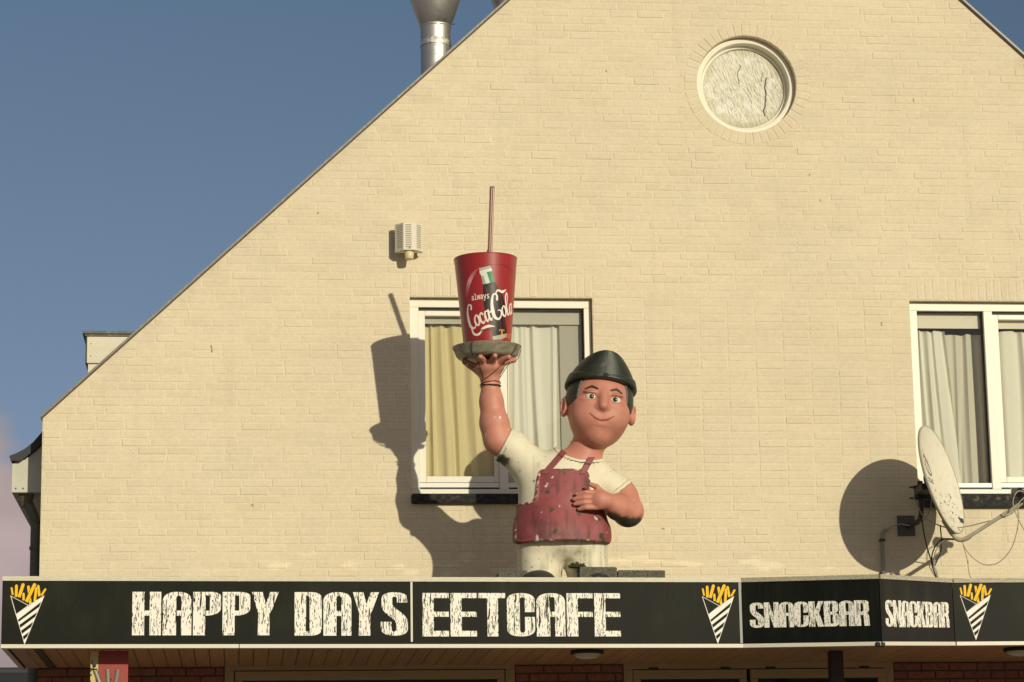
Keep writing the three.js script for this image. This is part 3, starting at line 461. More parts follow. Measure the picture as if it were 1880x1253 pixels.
// ---------------------------------------------------------------- shopfront under the canopy
{
  const jointM = std([0.11, 0.07, 0.055], 0.9), piers = [[LEFT, -0.1], [2.09, 2.92], [5.02, RIGHT]].map(([a, b]) => put('shopfront_pier', box(a, b, 0, 3.4, -0.3, -0.006), jointM, house));
  const reds = [0, 1, 2, 3].map((i) => new THREE.MeshStandardMaterial({ map: rep(mottled([0.2 + 0.03 * i, 0.075, 0.045], [0.3, 0.11 + 0.01 * i, 0.07], 64, 6, 50 + i), 1), roughness: 0.85 }));
  const plainUV = (g) => { const p = g.attributes.position, u = new Float32Array(p.count * 2); for (let i = 0; i < p.count; i++) { u[2 * i] = p.getX(i) * 4; u[2 * i + 1] = p.getY(i) * 4; } g.setAttribute('uv', new THREE.BufferAttribute(u, 2)); return g; };
  const rest = [[], [], []];
  for (const [pi, x0, x1] of [[0, LEFT, -0.1], [1, 2.09, 2.92], [2, 5.02, 6.5]]) for (let k = 0; k < 26; k++) {
    const y1 = 3.363 - k * 0.0625; let x = x0 - (k & 1 ? 0.11 : 0);
    while (x < x1) { const a = Math.max(x, x0) + 0.005, b = Math.min(x + 0.22, x1) - 0.005; x += 0.22; if (b - a < 0.03) continue; const g = brickGeo([[a, y1 - 0.0575], [b, y1 - 0.0575], [b, y1 - 0.005], [a, y1 - 0.005]], 0.004, 0.004, plainUV); if (k < 3) put('brick', g, reds[Math.floor(rnd() * 4)], piers[pi]); else rest[pi].push(g); }
  }
  rest.forEach((r, i) => (put('brickwork', r, reds[1], piers[i]).userData = { kind: 'stuff' }));
  const fm = new THREE.MeshStandardMaterial({ map: rep(mottled([0.36, 0.24, 0.11], [0.44, 0.3, 0.14], 128, 8, 60), 1), roughness: 0.5 }), dark = new THREE.MeshPhysicalMaterial({ color: col(0.02, 0.02, 0.018), roughness: 0.05 });
  const front = (x0, x1, lights, top) => {
    const g = part('shop_window', house), Z0 = -0.08, Z1 = 0.012;
    put('frame', [box(x0, x1, top, 3.4, Z0, Z1, 0.003), box(x0, x0 + 0.07, 0.5, top - 0.0005, Z0, Z1, 0.003), box(x1 - 0.07, x1, 0.5, top - 0.0005, Z0, Z1, 0.003), box(x0 + 0.0705, x1 - 0.0705, 0.5, 0.6, Z0, Z1)], fm, g);
    lights.forEach(([a, b]) => { const s = 0.055; put('sash', [box(a, b, top - 0.075, top - 0.006, -0.05, 0.02, 0.003), box(a, a + s, 0.62, top - 0.0755, -0.05, 0.02, 0.003), box(b - s, b, 0.62, top - 0.0755, -0.05, 0.02, 0.003)], fm, g); put('pane', sheet(a + s, b - s, 0.62, top - 0.075, -0.02), dark, g); for (const h of [a + 0.12, b - 0.2]) if (b - a < 1.5) put('hinge', box(h, h + 0.075, top - 0.008, top + 0.012, 0.012, 0.022, 0.004), blackM, g); });
  };
  front(-0.098, 2.088, [[-0.02, 2.01]], 3.335); front(2.922, 5.018, [[2.995, 3.87], [3.9, 4.95]], 3.325);
}
{ // round lamps under the canopy
  const lamp = (x, z, label) => {
    const t = thing('ceiling_lamp', label, 'lamp', [x, 3.364, z], 'round lamps under the canopy'), L = (p) => new THREE.LatheGeometry(p.map((v) => new THREE.Vector2(...v)), 48);
    put('base_ring', L([[0, 0], [0.118, 0], [0.12, -0.004], [0.12, -0.02], [0.112, -0.024], [0.1, -0.024]]), blackM, t);
    put('glass_dome', L([[0.1, -0.022], [0.097, -0.034], [0.08, -0.05], [0.045, -0.06], [0, -0.063]]), new THREE.MeshPhysicalMaterial({ color: col(0.6, 0.55, 0.42), roughness: 0.2, clearcoat: 0.6 }), t);
  };
  lamp(2.498, 1.12, 'round unlit lamp under the canopy below the EETCAFE lettering'); lamp(5.69, 1.12, 'round unlit lamp under the canopy at the right edge');
  tag(put('canopy_post', [box(4.3, 4.4, 0, 3.365, 0.92, 1.01, 0.008)], new THREE.MeshStandardMaterial({ color: col(0.035, 0.014, 0.012), roughness: 0.5 })), 'dark maroon square post under the shaded SNACKBAR corner', 'post');
  // hanging red board with a yellow edge, and grey tube holders before it
  const t = thing('hanging_board', 'red board with a yellow left edge hanging under the canopy by grey tubes', 'sign', [0, 0, 0]);
  put('red_panel', box(-0.96, -0.757, 2.6, 3.352, 1.42, 1.45, 0.003), std([0.33, 0.04, 0.03], 0.45), t); put('yellow_panel', box(-1.016, -0.961, 2.6, 3.352, 1.42, 1.45, 0.003), std([0.62, 0.5, 0.19], 0.45), t);
  const u = thing('tube_bracket', 'bracket with grey open metal tubes in front of the red board', 'bracket', [0, 0, 0]), gm = new THREE.MeshStandardMaterial({ color: col(0.3, 0.29, 0.22), roughness: 0.5, metalness: 0.4, side: THREE.DoubleSide });
  for (const [a, b] of [[[-0.86, 2.9, 1.56], [-0.975, 3.205, 1.6]], [[-0.875, 2.9, 1.56], [-0.89, 3.212, 1.62]], [[-0.87, 2.9, 1.56], [-0.818, 3.208, 1.62]]]) { const d = V(...b).sub(V(...a)).normalize().multiplyScalar(0.02); put('tube', [rod(a, b, 0.0155, 0.0165, 24, true), rod(b.map((v, i) => v - d.getComponent(i) * 0.6), b, 0.0175, 0.0175, 24, true), rod(b.map((v, i) => v - d.getComponent(i) * 3), b.map((v, i) => v - d.getComponent(i) * 2.9), 0.0155, 0.0155)], gm, u); }
  put('bracket_plate', box(-0.95, -0.79, 2.8, 2.93, 1.5, 1.52, 0.004), gm, u); put('wing_screw', [rod([-0.985, 3.2, 1.58], [-1.0, 3.28, 1.53], 0.004), rod([-0.985, 3.245, 1.52], [-0.985, 3.245, 1.56], 0.013), box(-1.012, -0.962, 3.212, 3.222, 1.55, 1.56)], blackM, u);
}

// ---------------------------------------------------------------- siren box
{
  const t = thing('siren_box', 'cream louvred siren box on the wall with a round lamp beneath', 'alarm siren', [0.006, -0.012, 0.062]), m = std([0.72, 0.67, 0.53], 0.5), dk = std([0.22, 0.2, 0.15], 0.7);
  const P = [[1.19, 0.004], [1.19, 0.04], [1.252, 0.115], [1.345, 0.115], [1.404, 0.055], [1.404, 0.004]], sh = (k, c = [1.297, 0.03]) => new THREE.Shape(P.map(([x, z]) => new THREE.Vector2(mix(c[0], x, k), -mix(c[1], z, k))));
  put('housing', [new THREE.ExtrudeGeometry(sh(0.94), { depth: 0.19, bevelEnabled: false }).rotateX(-Math.PI / 2).translate(0, 6.585, 0)], dk, t);
  put('lid', new THREE.ExtrudeGeometry(sh(1.0), { depth: 0.014, bevelEnabled: false }).rotateX(-Math.PI / 2).translate(0, 6.776, 0), m, t);
  put('base', new THREE.ExtrudeGeometry(sh(1.0), { depth: 0.012, bevelEnabled: false }).rotateX(-Math.PI / 2).translate(0, 6.572, 0), m, t);
  put('wall_spacer', box(1.235, 1.36, 6.62, 6.75, -0.06, 0.005), dk, t);
  for (let f = 1; f < 4; f++) { // three louvred faces
    const a = P[f], b = P[f + 1], L = Math.hypot(b[0] - a[0], b[1] - a[1]), g = [], lp = (k) => [mix(a[0], b[0], k), mix(a[1], b[1], k)], e = 0.014 / L;
    for (const [k0, k1] of [[0, e], [1 - e, 1]]) g.push(slab([...lp(k0), 6.584, 6.776], [...lp(k1), 6.584, 6.776], 0.006));
    if (f === 2) g.push(slab([...lp(0.66), 6.584, 6.776], [...lp(1 - e), 6.584, 6.776], 0.006));
    for (let i = 0; i < 13; i++) { const y = 6.586 + i * 0.0147; g.push(slab([...lp(e), y, y + 0.0088], [...lp(f === 2 ? 0.66 : 1 - e), y, y + 0.0088], 0.005)); }
    put('louvre_panel', g, m, t);
  }
  put('strobe_lamp', new THREE.LatheGeometry([[0.02, 0.03], [0.036, 0.02], [0.036, -0.012], [0.034, -0.014], [0.034, -0.032], [0.028, -0.042], [0, -0.044]].map((v) => new THREE.Vector2(...v)), 32).translate(1.298, 6.548, 0.062), std([0.7, 0.58, 0.33], 0.35), t);
  put('screw', rod([1.3, 6.588, 0.115], [1.3, 6.588, 0.121], 0.006), dk, t);
}

// ---------------------------------------------------------------- satellite dish on its wall bracket
{
  const t = thing('satellite_dish', 'cream speckled satellite dish on a wall arm before the right window', 'satellite dish', [0, 0, 0]);
  const C = V(5.305, 4.69, 0.64), n = V(0.83, 0.215, 0.515).normalize(), up = V(0, 1, 0).sub(n.clone().multiplyScalar(n.y)).normalize(), sx = up.clone().cross(n), M = new THREE.Matrix4().makeBasis(sx, up, n).setPosition(C);
  const S = 512, [c, g] = CAN(S, S); g.fillStyle = '#e4ddc8'; g.fillRect(0, 0, S, S);
  for (let i = 0; i < 300; i++) { const a = rnd() * 7, r = Math.sqrt(rnd()) * 250; g.fillStyle = `rgba(120,105,75,${0.015 + rnd() * 0.03})`; g.beginPath(); g.ellipse(256 + r * Math.cos(a), 256 + r * Math.sin(a), 20 * rnd() + 3, 12 * rnd() + 2, a, 0, 7); g.fill(); }
  for (let i = 0; i < 80; i++) { const x = 140 + 300 * rnd(), y = 285 + 200 * rnd(); if (Math.hypot(x - 256, y - 256) > 235) continue; g.fillStyle = rnd() < 0.5 ? 'rgba(70,60,40,.85)' : 'rgba(110,95,62,.8)'; g.beginPath(); g.ellipse(x, y, 1.5 + rnd() * 5, 1.5 + rnd() * rnd() * 9, rnd(), 0, 7); g.fill(); }
  g.fillStyle = '#35384a'; g.beginPath(); g.moveTo(392, 408); g.lineTo(436, 416); g.lineTo(418, 446); g.lineTo(398, 436); g.fill();
  g.strokeStyle = g.fillStyle = '#24221c'; g.lineWidth = 9; g.save(); g.translate(208, 186); g.rotate(0.55); g.beginPath(); g.ellipse(0, 0, 62, 24, 0, 0, 7); g.stroke(); g.restore();
  g.lineWidth = 7; g.beginPath(); g.moveTo(132, 128); g.lineTo(172, 158); g.moveTo(180, 206); g.quadraticCurveTo(190, 142, 214, 168); g.quadraticCurveTo(222, 196, 232, 222); g.stroke();
  g.font = 'bold 37px sans-serif'; g.textAlign = 'left'; g.fillText('chSat', 166, 266);
  const tex = new THREE.CanvasTexture(c); tex.colorSpace = THREE.SRGBColorSpace;
  const r0 = 0.42, prof = [], d = 0.075; for (let i = 0; i <= 20; i++) { const r = (r0 * i) / 20; prof.push(new THREE.Vector2(r, d * (r / r0) ** 2 - d)); }
  const face = new THREE.LatheGeometry(prof, 72).rotateX(Math.PI / 2); { const p = face.attributes.position, u = face.attributes.uv; for (let i = 0; i < p.count; i++) u.setXY(i, 0.5 + p.getX(i) / 0.88, 0.5 + p.getY(i) / 0.88); }
  const place = (g2) => g2.applyMatrix4(M);
  const dm = new THREE.MeshStandardMaterial({ map: tex, roughness: 0.45, side: THREE.DoubleSide });
  put('reflector', place(face), dm, t);
  const backM = new THREE.MeshStandardMaterial({ map: rep(mottled([0.34, 0.32, 0.22], [0.62, 0.58, 0.44], 128, 6, 70), 1), roughness: 0.5 });
  put('rim', [place(new THREE.LatheGeometry([[r0 - 0.001, 0.001], [r0 + 0.008, 0.003], [r0 + 0.011, -0.004], [r0 + 0.007, -0.02], [r0 - 0.002, -0.022]].map((v) => new THREE.Vector2(...v)), 72).rotateX(Math.PI / 2)), place(new THREE.LatheGeometry(prof.map((v) => new THREE.Vector2(v.x, v.y - 0.006)), 72).rotateX(Math.PI / 2))], backM, t);
  const L = (x, y, z) => V(x, y, z).applyMatrix4(M).toArray(), steel = std([0.05, 0.047, 0.04], 0.5, { metalness: 0.3 }), armM = new THREE.MeshStandardMaterial({ map: rep(mottled([0.34, 0.3, 0.2], [0.5, 0.46, 0.34], 128, 9, 71), 1), roughness: 0.45 });
  const arm = put('feed_arm', [bar(L(0, -0.3, -0.07), L(0, -0.43, -0.03), 0.024, 0.04), tube([L(0, -0.415, -0.035), L(0.002, -0.47, -0.012), L(0.008, -0.488, 0.03), L(0.016, -0.478, 0.09)], 0.018, 24, 8), bar(L(0.012, -0.482, 0.065), L(0.06, -0.34, 0.53), 0.03, 0.024)], armM, t); void arm;
  const lnb = part('feed_horn', t); put('horn', [rod(L(0.05, -0.245, 0.475), L(0.06, -0.26, 0.52), 0.036, 0.038, 28), rod(L(0.06, -0.26, 0.52), L(0.08, -0.29, 0.62), 0.024, 0.024, 20)], std([0.1, 0.09, 0.07], 0.45), lnb);
  put('cap', rod(L(0.0486, -0.243, 0.469), L(0.0499, -0.2448, 0.4745), 0.035, 0.037, 28), std([0.55, 0.5, 0.4], 0.5), lnb); put('clamp', [bar(L(0.06, -0.345, 0.535), L(0.062, -0.265, 0.53), 0.05, 0.03), rod(L(0.06, -0.259, 0.517), L(0.066, -0.268, 0.547), 0.041, 0.041, 24)], blackM, lnb);
  // bracket: wall plate, elbow pipe, clamps
  put('wall_plate', new RoundedBoxGeometry(0.14, 0.16, 0.008, 2, 0.003).translate(5.172, 4.424, 0.0095), std([0.1, 0.1, 0.085], 0.6), t);
  put('mast', [tube([[5.19, 4.42, 0.012], [5.2, 4.42, 0.18], [5.205, 4.425, 0.29], [5.205, 4.46, 0.345], [5.205, 4.54, 0.36], [5.205, 4.72, 0.36]], 0.021, 60, 14)], steel, t);
  put('mast_clamp', [box(5.15, 5.27, 4.66, 4.685, 0.345, 0.385, 0.004), box(5.15, 5.27, 4.575, 4.6, 0.345, 0.385, 0.004), bar([5.205, 4.63, 0.36], L(0, -0.02, -0.12), 0.1, 0.05), bar([5.12, 4.672, 0.36], [5.3, 4.672, 0.36], 0.012, 0.012), bar([5.12, 4.588, 0.36], [5.3, 4.588, 0.36], 0.012, 0.012), rod(L(0, 0, -0.125), L(0, 0, -0.086), 0.07)], steel, t);
  // conduit and cables
  const u = thing('cable_conduit', 'grey conduit rising from the canopy to the dish bracket', 'conduit'), gm = std([0.33, 0.31, 0.25], 0.55);
  put('pipe', tube([[4.972, 3.72, 0.02], [4.975, 4.3, 0.02], [4.98, 4.36, 0.022], [5.01, 4.395, 0.025]], 0.0135, 50, 10), gm, u); for (const y of [4.06, 4.31]) put('clip', box(4.952, 4.994, y - 0.009, y + 0.009, 0.004, 0.038, 0.003), steel, u);
  const cb = std([0.025, 0.024, 0.02], 0.5), cg = std([0.4, 0.36, 0.27], 0.5), cable = (m, label, r, pts) => tag(put('cable', tube(pts, r, 60, 6), m), label, 'cable', 'cables at the dish');
  const hp = L(0.075, -0.29, 0.6), mid = L(0.006, -0.49, 0.03);
  cable(cg, 'pale cable looping from the conduit round the dish mast', 0.005, [[5.005, 4.392, 0.03], [5.1, 4.43, 0.05], [5.2, 4.41, 0.13], [5.26, 4.46, 0.33], [5.275, 4.58, 0.42], [5.25, 4.7, 0.44]]);
  cable(cg, 'pale cable hanging down behind the dish from its clamp', 0.0045, [[5.14, 4.6, 0.39], [5.17, 4.52, 0.4], [5.205, 4.45, 0.4], [5.28, 4.38, 0.45], [5.38, 4.33, 0.55], [5.6, 4.35, 0.75], [5.75, 4.39, 0.9], hp]);
  cable(cb, 'dark cable running from the mast down to the canopy edge', 0.0055, [[5.205, 4.44, 0.36], [5.22, 4.3, 0.36], [5.245, 4.15, 0.38], [5.26, 4.05, 0.45], [5.275, 3.93, 0.5], [5.275, 3.745, 0.5]]);
  cable(cb, 'dark cable bending from the feed arm down to the canopy', 0.0055, [mid, [5.29, 4.235, 0.58], [5.24, 4.16, 0.52], [5.235, 4.07, 0.48], [5.262, 3.95, 0.49], [5.285, 3.745, 0.49]]);
  cable(cg, 'pale cable bending beside the dark one to the canopy', 0.0045, [mid, [5.3, 4.225, 0.59], [5.252, 4.15, 0.54], [5.245, 4.06, 0.5], [5.27, 3.95, 0.51], [5.265, 3.745, 0.51]]);
  cable(cb, 'dark cable hanging straight behind the dish bottom', 0.005, [[5.31, 4.36, 0.5], [5.312, 4.24, 0.5], [5.3, 4.15, 0.5], [5.25, 4.04, 0.48]]);
  cable(cg, 'thin cable in a wide loop from arm foot up to the feed horn', 0.004, [mid, [5.42, 4.2, 0.7], [5.47, 4.1, 0.72], [5.56, 4.03, 0.74], [5.65, 4.03, 0.78], [5.74, 4.12, 0.85], [5.79, 4.3, 0.92], [5.785, 4.45, 0.98], hp]);
  cable(cg, 'thin loose cable end hanging beside the loop over the canopy', 0.0035, [[5.43, 4.185, 0.68], [5.46, 4.08, 0.66], [5.48, 3.96, 0.64], [5.53, 3.85, 0.62], [5.56, 3.745, 0.6]]);
  cable(cg, 'thin cable drooping from the feed horn at the right edge', 0.004, [hp, [5.775, 4.54, 1.0], [5.74, 4.47, 0.99], [5.76, 4.38, 0.98], [5.81, 4.28, 0.96], [5.87, 4.2, 0.92], [6.0, 4.1, 0.85]]);
}

// ---------------------------------------------------------------- concrete slabs round the figure
{
  const cm = new THREE.MeshStandardMaterial({ map: rep(mottled([0.08, 0.078, 0.055], [0.34, 0.32, 0.24], 256, 38, 80, 2.4), 1), roughness: 0.95, bumpMap: rep(grainTex, 2), bumpScale: 0.01 });
  const G = 'concrete slabs round the figure', sl = (x0, x1, y0, y1, z0, z1, label, tilt = 0) => { const g = new RoundedBoxGeometry(x1 - x0, y1 - y0, z1 - z0, 4, 0.012), p = g.attributes.position; for (let i = 0; i < p.count; i++) { const a = p.getX(i) * 40, b = p.getY(i) * 40, c = p.getZ(i) * 40; p.setXYZ(i, p.getX(i) + 0.006 * noise.noise(a, b, c), p.getY(i) + 0.006 * noise.noise(c, a, b), p.getZ(i) + 0.006 * noise.noise(b, c, a)); } g.computeVertexNormals(); const o = tag(put('concrete_slab', g, cm), label, 'concrete slab', G); o.position.set((x0 + x1) / 2, (y0 + y1) / 2, (z0 + z1) / 2); o.rotation.z = tilt; };
  sl(2.405, 2.675, 3.745, 3.925, 1.36, 1.5, 'upright mossy concrete slab in front of the right foot of the figure'); sl(2.68, 3.02, 3.745, 3.9, 1.3, 1.5, 'flat mossy concrete slab to the right of the figure'); sl(1.84, 2.05, 3.745, 3.905, 1.15, 1.4, 'dark concrete slab to the left of the figure', 0.1); sl(2.0, 2.65, 3.742, 3.79, 1.05, 1.34, 'concrete slab under the feet of the figure');
}

// ---------------------------------------------------------------- figure: signed distances meshed as surface nets
const smin = (a, b, k) => { const h = Math.max(k - Math.abs(a - b), 0) / k; return Math.min(a, b) - h * h * k * 0.25; };
const smax = (a, b, k) => -smin(-a, -b, k);
const ell = (x, y, z, cx, cy, cz, a, b, c) => { const X = (x - cx) / a, Y = (y - cy) / b, Z = (z - cz) / c, k = Math.hypot(X, Y, Z), k2 = Math.hypot(X / a, Y / b, Z / c); return k2 < 1e-9 ? -Math.min(a, b, c) : (k * (k - 1)) / k2; };
const cone = (x, y, z, A, B, r0, r1) => { const dx = B[0] - A[0], dy = B[1] - A[1], dz = B[2] - A[2], t = clamp(((x - A[0]) * dx + (y - A[1]) * dy + (z - A[2]) * dz) / (dx * dx + dy * dy + dz * dz)); return Math.hypot(x - A[0] - dx * t, y - A[1] - dy * t, z - A[2] - dz * t) - mix(r0, r1, t); };
function nets(f, lo, hi, h, color) {
  const n = [0, 1, 2].map((i) => Math.ceil((hi[i] - lo[i]) / h) + 1), [nx, ny, nz] = n, F = new Float32Array(nx * ny * nz), id = (i, j, k) => (k * ny + j) * nx + i;
  const B = 6, far = (B / 2) * h * 1.7320508 * 1.8 + 0.02;
  for (let K = 0; K < nz; K += B) for (let J = 0; J < ny; J += B) for (let Q = 0; Q < nx; Q += B) {
    const d = f(lo[0] + (Q + B / 2 - 0.5) * h, lo[1] + (J + B / 2 - 0.5) * h, lo[2] + (K + B / 2 - 0.5) * h), skip = Math.abs(d) > far;
    for (let k = K; k < Math.min(K + B, nz); k++) for (let j = J; j < Math.min(J + B, ny); j++) for (let i = Q; i < Math.min(Q + B, nx); i++) F[id(i, j, k)] = skip ? d : f(lo[0] + i * h, lo[1] + j * h, lo[2] + k * h);
  }
  const vid = new Int32Array(nx * ny * nz).fill(-1), P = [], I = [], E = [[0, 1], [0, 2], [0, 4], [1, 3], [1, 5], [2, 3], [2, 6], [3, 7], [4, 5], [4, 6], [5, 7], [6, 7]];
  for (let k = 0; k < nz - 1; k++) for (let j = 0; j < ny - 1; j++) for (let i = 0; i < nx - 1; i++) {
    const v = []; let neg = 0; for (let c = 0; c < 8; c++) { const q = F[id(i + (c & 1), j + ((c >> 1) & 1), k + (c >> 2))]; v.push(q); if (q < 0) neg++; } if (!neg || neg === 8) continue;
    let s = [0, 0, 0], m = 0; for (const [a, b] of E) if (v[a] < 0 !== v[b] < 0) { const t = v[a] / (v[a] - v[b]); for (let d = 0; d < 3; d++) { const pa = (a >> d) & 1, pb = (b >> d) & 1; s[d] += mix(pa, pb, t); } m++; }
    vid[id(i, j, k)] = P.length / 3; P.push(lo[0] + (i + s[0] / m) * h, lo[1] + (j + s[1] / m) * h, lo[2] + (k + s[2] / m) * h);
  }
  for (let k = 1; k < nz - 1; k++) for (let j = 1; j < ny - 1; j++) for (let i = 1; i < nx - 1; i++) { const a = F[id(i, j, k)];
    const q = (b, p0, p1, p2, p3) => { if (a < 0 === b < 0) return; const w = [p0, p1, p2, p3]; if (w.some((x) => x < 0)) return; if (a < 0) I.push(w[0], w[1], w[2], w[0], w[2], w[3]); else I.push(w[0], w[2], w[1], w[0], w[3], w[2]); };
    q(F[id(i + 1, j, k)], vid[id(i, j - 1, k - 1)], vid[id(i, j, k - 1)], vid[id(i, j, k)], vid[id(i, j - 1, k)]);
    q(F[id(i, j + 1, k)], vid[id(i - 1, j, k - 1)], vid[id(i - 1, j, k)], vid[id(i, j, k)], vid[id(i, j, k - 1)]);
    q(F[id(i, j, k + 1)], vid[id(i - 1, j - 1, k)], vid[id(i, j - 1, k)], vid[id(i, j, k)], vid[id(i - 1, j, k)]); }
  const N = [], C = [], e = h * 0.35; for (let i = 0; i < P.length; i += 3) { const [x, y, z] = [P[i], P[i + 1], P[i + 2]], g = V(f(x + e, y, z) - f(x - e, y, z), f(x, y + e, z) - f(x, y - e, z), f(x, y, z + e) - f(x, y, z - e)).normalize(); N.push(g.x, g.y, g.z); if (color) C.push(...color(x, y, z, g)); }
  const g = new THREE.BufferGeometry(); g.setAttribute('position', new THREE.Float32BufferAttribute(P, 3)); g.setAttribute('normal', new THREE.Float32BufferAttribute(N, 3)); if (color) g.setAttribute('color', new THREE.Float32BufferAttribute(C, 3)); g.setIndex(I);
  const uv = new Float32Array((P.length / 3) * 2); for (let i = 0; i < P.length / 3; i++) { uv[2 * i] = P[3 * i] * 2; uv[2 * i + 1] = P[3 * i + 1] * 2; } g.setAttribute('uv', new THREE.BufferAttribute(uv, 2)); return g;
}
{
  const t = thing('painted_figure', 'weathered painted figure in cream shirt and maroon apron holding up a tray', 'statue', [0, 0, 0]);
  const torso = (x, y, z) => smin(smin(ell(x, y, z, 2.315, 4.53, 1.235, 0.29, 0.27, 0.2), ell(x, y, z, 2.31, 4.28, 1.26, 0.305, 0.26, 0.235), 0.12), ell(x, y, z, 2.31, 4.16, 1.25, 0.305, 0.16, 0.215), 0.1);
  const upR = (x, y, z) => smin(cone(x, y, z, [2.14, 4.64, 1.235], [1.96, 4.82, 1.25], 0.145, 0.108), cone(x, y, z, [1.96, 4.82, 1.25], [1.86, 4.875, 1.26], 0.108, 0.098), 0.05);
  const upL = (x, y, z) => cone(x, y, z, [2.53, 4.62, 1.235], [2.77, 4.47, 1.28], 0.13, 0.1);
  const legs = (x, y, z) => Math.min(cone(x, y, z, [2.165, 4.1, 1.25], [2.15, 3.84, 1.26], 0.165, 0.138), cone(x, y, z, [2.47, 4.1, 1.25], [2.505, 3.84, 1.26], 0.16, 0.132));
  const neck = (x, y, z) => cone(x, y, z, [2.44, 4.66, 1.24], [2.54, 4.88, 1.25], 0.15, 0.115);
  const foreR = (x, y, z) => smin(smin(cone(x, y, z, [1.862, 4.872, 1.26], [1.838, 5.0, 1.258], 0.095, 0.096), cone(x, y, z, [1.838, 5.0, 1.258], [1.82, 5.16, 1.25], 0.096, 0.076), 0.06), cone(x, y, z, [1.82, 5.16, 1.25], [1.813, 5.315, 1.25], 0.082, 0.064), 0.05);
  const fingers = [[[1.86, 5.42, 1.27], [1.935, 5.452, 1.3], [1.985, 5.458, 1.31]], [[1.84, 5.42, 1.3], [1.9, 5.452, 1.37], [1.935, 5.458, 1.41]], [[1.81, 5.42, 1.31], [1.825, 5.452, 1.4], [1.83, 5.458, 1.455]], [[1.77, 5.42, 1.3], [1.745, 5.452, 1.375], [1.728, 5.458, 1.415]]], thumb = [[1.75, 5.385, 1.24], [1.672, 5.43, 1.245], [1.63, 5.456, 1.25]];
  const handR = (x, y, z) => { let d = smin(cone(x, y, z, [1.813, 5.3, 1.25], [1.805, 5.39, 1.26], 0.064, 0.085), ell(x, y, z, 1.808, 5.415, 1.265, 0.105, 0.04, 0.095), 0.06); for (const [a, b, c] of fingers) d = smin(d, Math.min(cone(x, y, z, a, b, 0.029, 0.025), cone(x, y, z, b, c, 0.025, 0.02)), 0.014); return smin(d, Math.min(cone(x, y, z, thumb[0], thumb[1], 0.036, 0.029), cone(x, y, z, thumb[1], thumb[2], 0.029, 0.023)), 0.02); };
  const foreL = (x, y, z) => smin(smin(cone(x, y, z, [2.75, 4.48, 1.275], [2.79, 4.345, 1.325], 0.098, 0.098), cone(x, y, z, [2.79, 4.345, 1.325], [2.7, 4.36, 1.43], 0.098, 0.084), 0.07), cone(x, y, z, [2.7, 4.36, 1.43], [2.6, 4.395, 1.52], 0.084, 0.058), 0.05);
  const fL = [0, 1, 2, 3].map((i) => [[2.525, 4.445 - i * 0.034, 1.55 - i * 0.002], [2.455 - (i === 1 || i === 2 ? 0.012 : 0), 4.448 - i * 0.036, 1.553], [2.395 - [0, 0.022, 0.018, -0.012][i], 4.44 - i * 0.036, 1.528]]);
  const handL = (x, y, z) => { let d = smin(cone(x, y, z, [2.6, 4.395, 1.52], [2.565, 4.4, 1.535], 0.058, 0.06), ell(x, y, z, 2.545, 4.398, 1.542, 0.062, 0.07, 0.034), 0.04); for (const [a, b, c] of fL) d = smin(d, Math.min(cone(x, y, z, a, b, 0.0215, 0.0185), cone(x, y, z, b, c, 0.0185, 0.015)), 0.008); return smin(d, Math.min(cone(x, y, z, [2.575, 4.44, 1.535], [2.535, 4.49, 1.55], 0.026, 0.021), cone(x, y, z, [2.535, 4.49, 1.55], [2.49, 4.508, 1.545], 0.021, 0.017)), 0.015); };
  // head, modelled upright and then leaned to one side
  const HC = [2.6, 5.1, 1.28], ha = -0.13, hc = Math.cos(ha), hs = Math.sin(ha), hp = -0.06, pc = Math.cos(hp), ps = Math.sin(hp);
  const inH = (f) => (x, y, z) => { const X = x - HC[0], Y = y - HC[1], Z = z - HC[2], a = hc * X + hs * Y, b = -hs * X + hc * Y; return f(a, pc * b + ps * Z, -ps * b + pc * Z); };
  const skull = (x, y, z) => { const ax = Math.abs(x); let d = smin(ell(x, y, z, 0, 0.06, -0.01, 0.235, 0.26, 0.25), ell(x, y, z, 0, -0.13, 0.045, 0.17, 0.165, 0.175), 0.14); d = smin(d, ell(ax, y, z, 0.1, -0.09, 0.14, 0.085, 0.08, 0.075), 0.09); d = smin(d, ell(x, y, z, 0, -0.245, 0.13, 0.06, 0.045, 0.05), 0.07);
    d = smax(d, -ell(ax, y, z, 0.09, 0.035, 0.285, 0.06, 0.042, 0.062), 0.05); d = smin(d, cone(x, y, z, [0, 0.06, 0.222], [0, -0.035, 0.262], 0.022, 0.034), 0.035); d = smin(d, ell(ax, y, z, 0.03, -0.045, 0.235, 0.022, 0.018, 0.022), 0.02);
    d = smin(d, ell(ax, y, z, 0.09, 0.063, 0.205, 0.052, 0.013, 0.036), 0.02); d = smin(d, ell(ax, y, z, 0.088, -0.006, 0.2, 0.045, 0.01, 0.032), 0.025); d = smin(d, ell(x, y, z, 0, -0.163, 0.196, 0.052, 0.014, 0.03), 0.02);
    let e = ell(ax, y, z, 0.25, -0.01, -0.01, 0.032, 0.078, 0.052); e = smax(e, -ell(ax, y, z, 0.272, -0.005, 0.02, 0.02, 0.05, 0.03), 0.012); d = smin(d, e, 0.02);
    return d; };
  const head = inH(skull);
  const body = (x, y, z) => { let d = smin(torso(x, y, z) + 0.004, smin(upR(x, y, z), upL(x, y, z), 0.02) + 0.004, 0.06); d = smin(d, neck(x, y, z), 0.06); if (y > 4.55) d = smin(d, head(x, y, z), 0.035); d = smin(d, smin(foreR(x, y, z), handR(x, y, z), 0.02), 0.05); return smax(smin(d, smin(foreL(x, y, z), handL(x, y, z), 0.02), 0.05), 4.22 - y, 0.01); };
  const n3 = (x, y, z, s) => fbm(x * s, y * s, z * s, 4), dirt = (c, d, k) => c.map((v, i) => mix(v, d[i], clamp(k)));
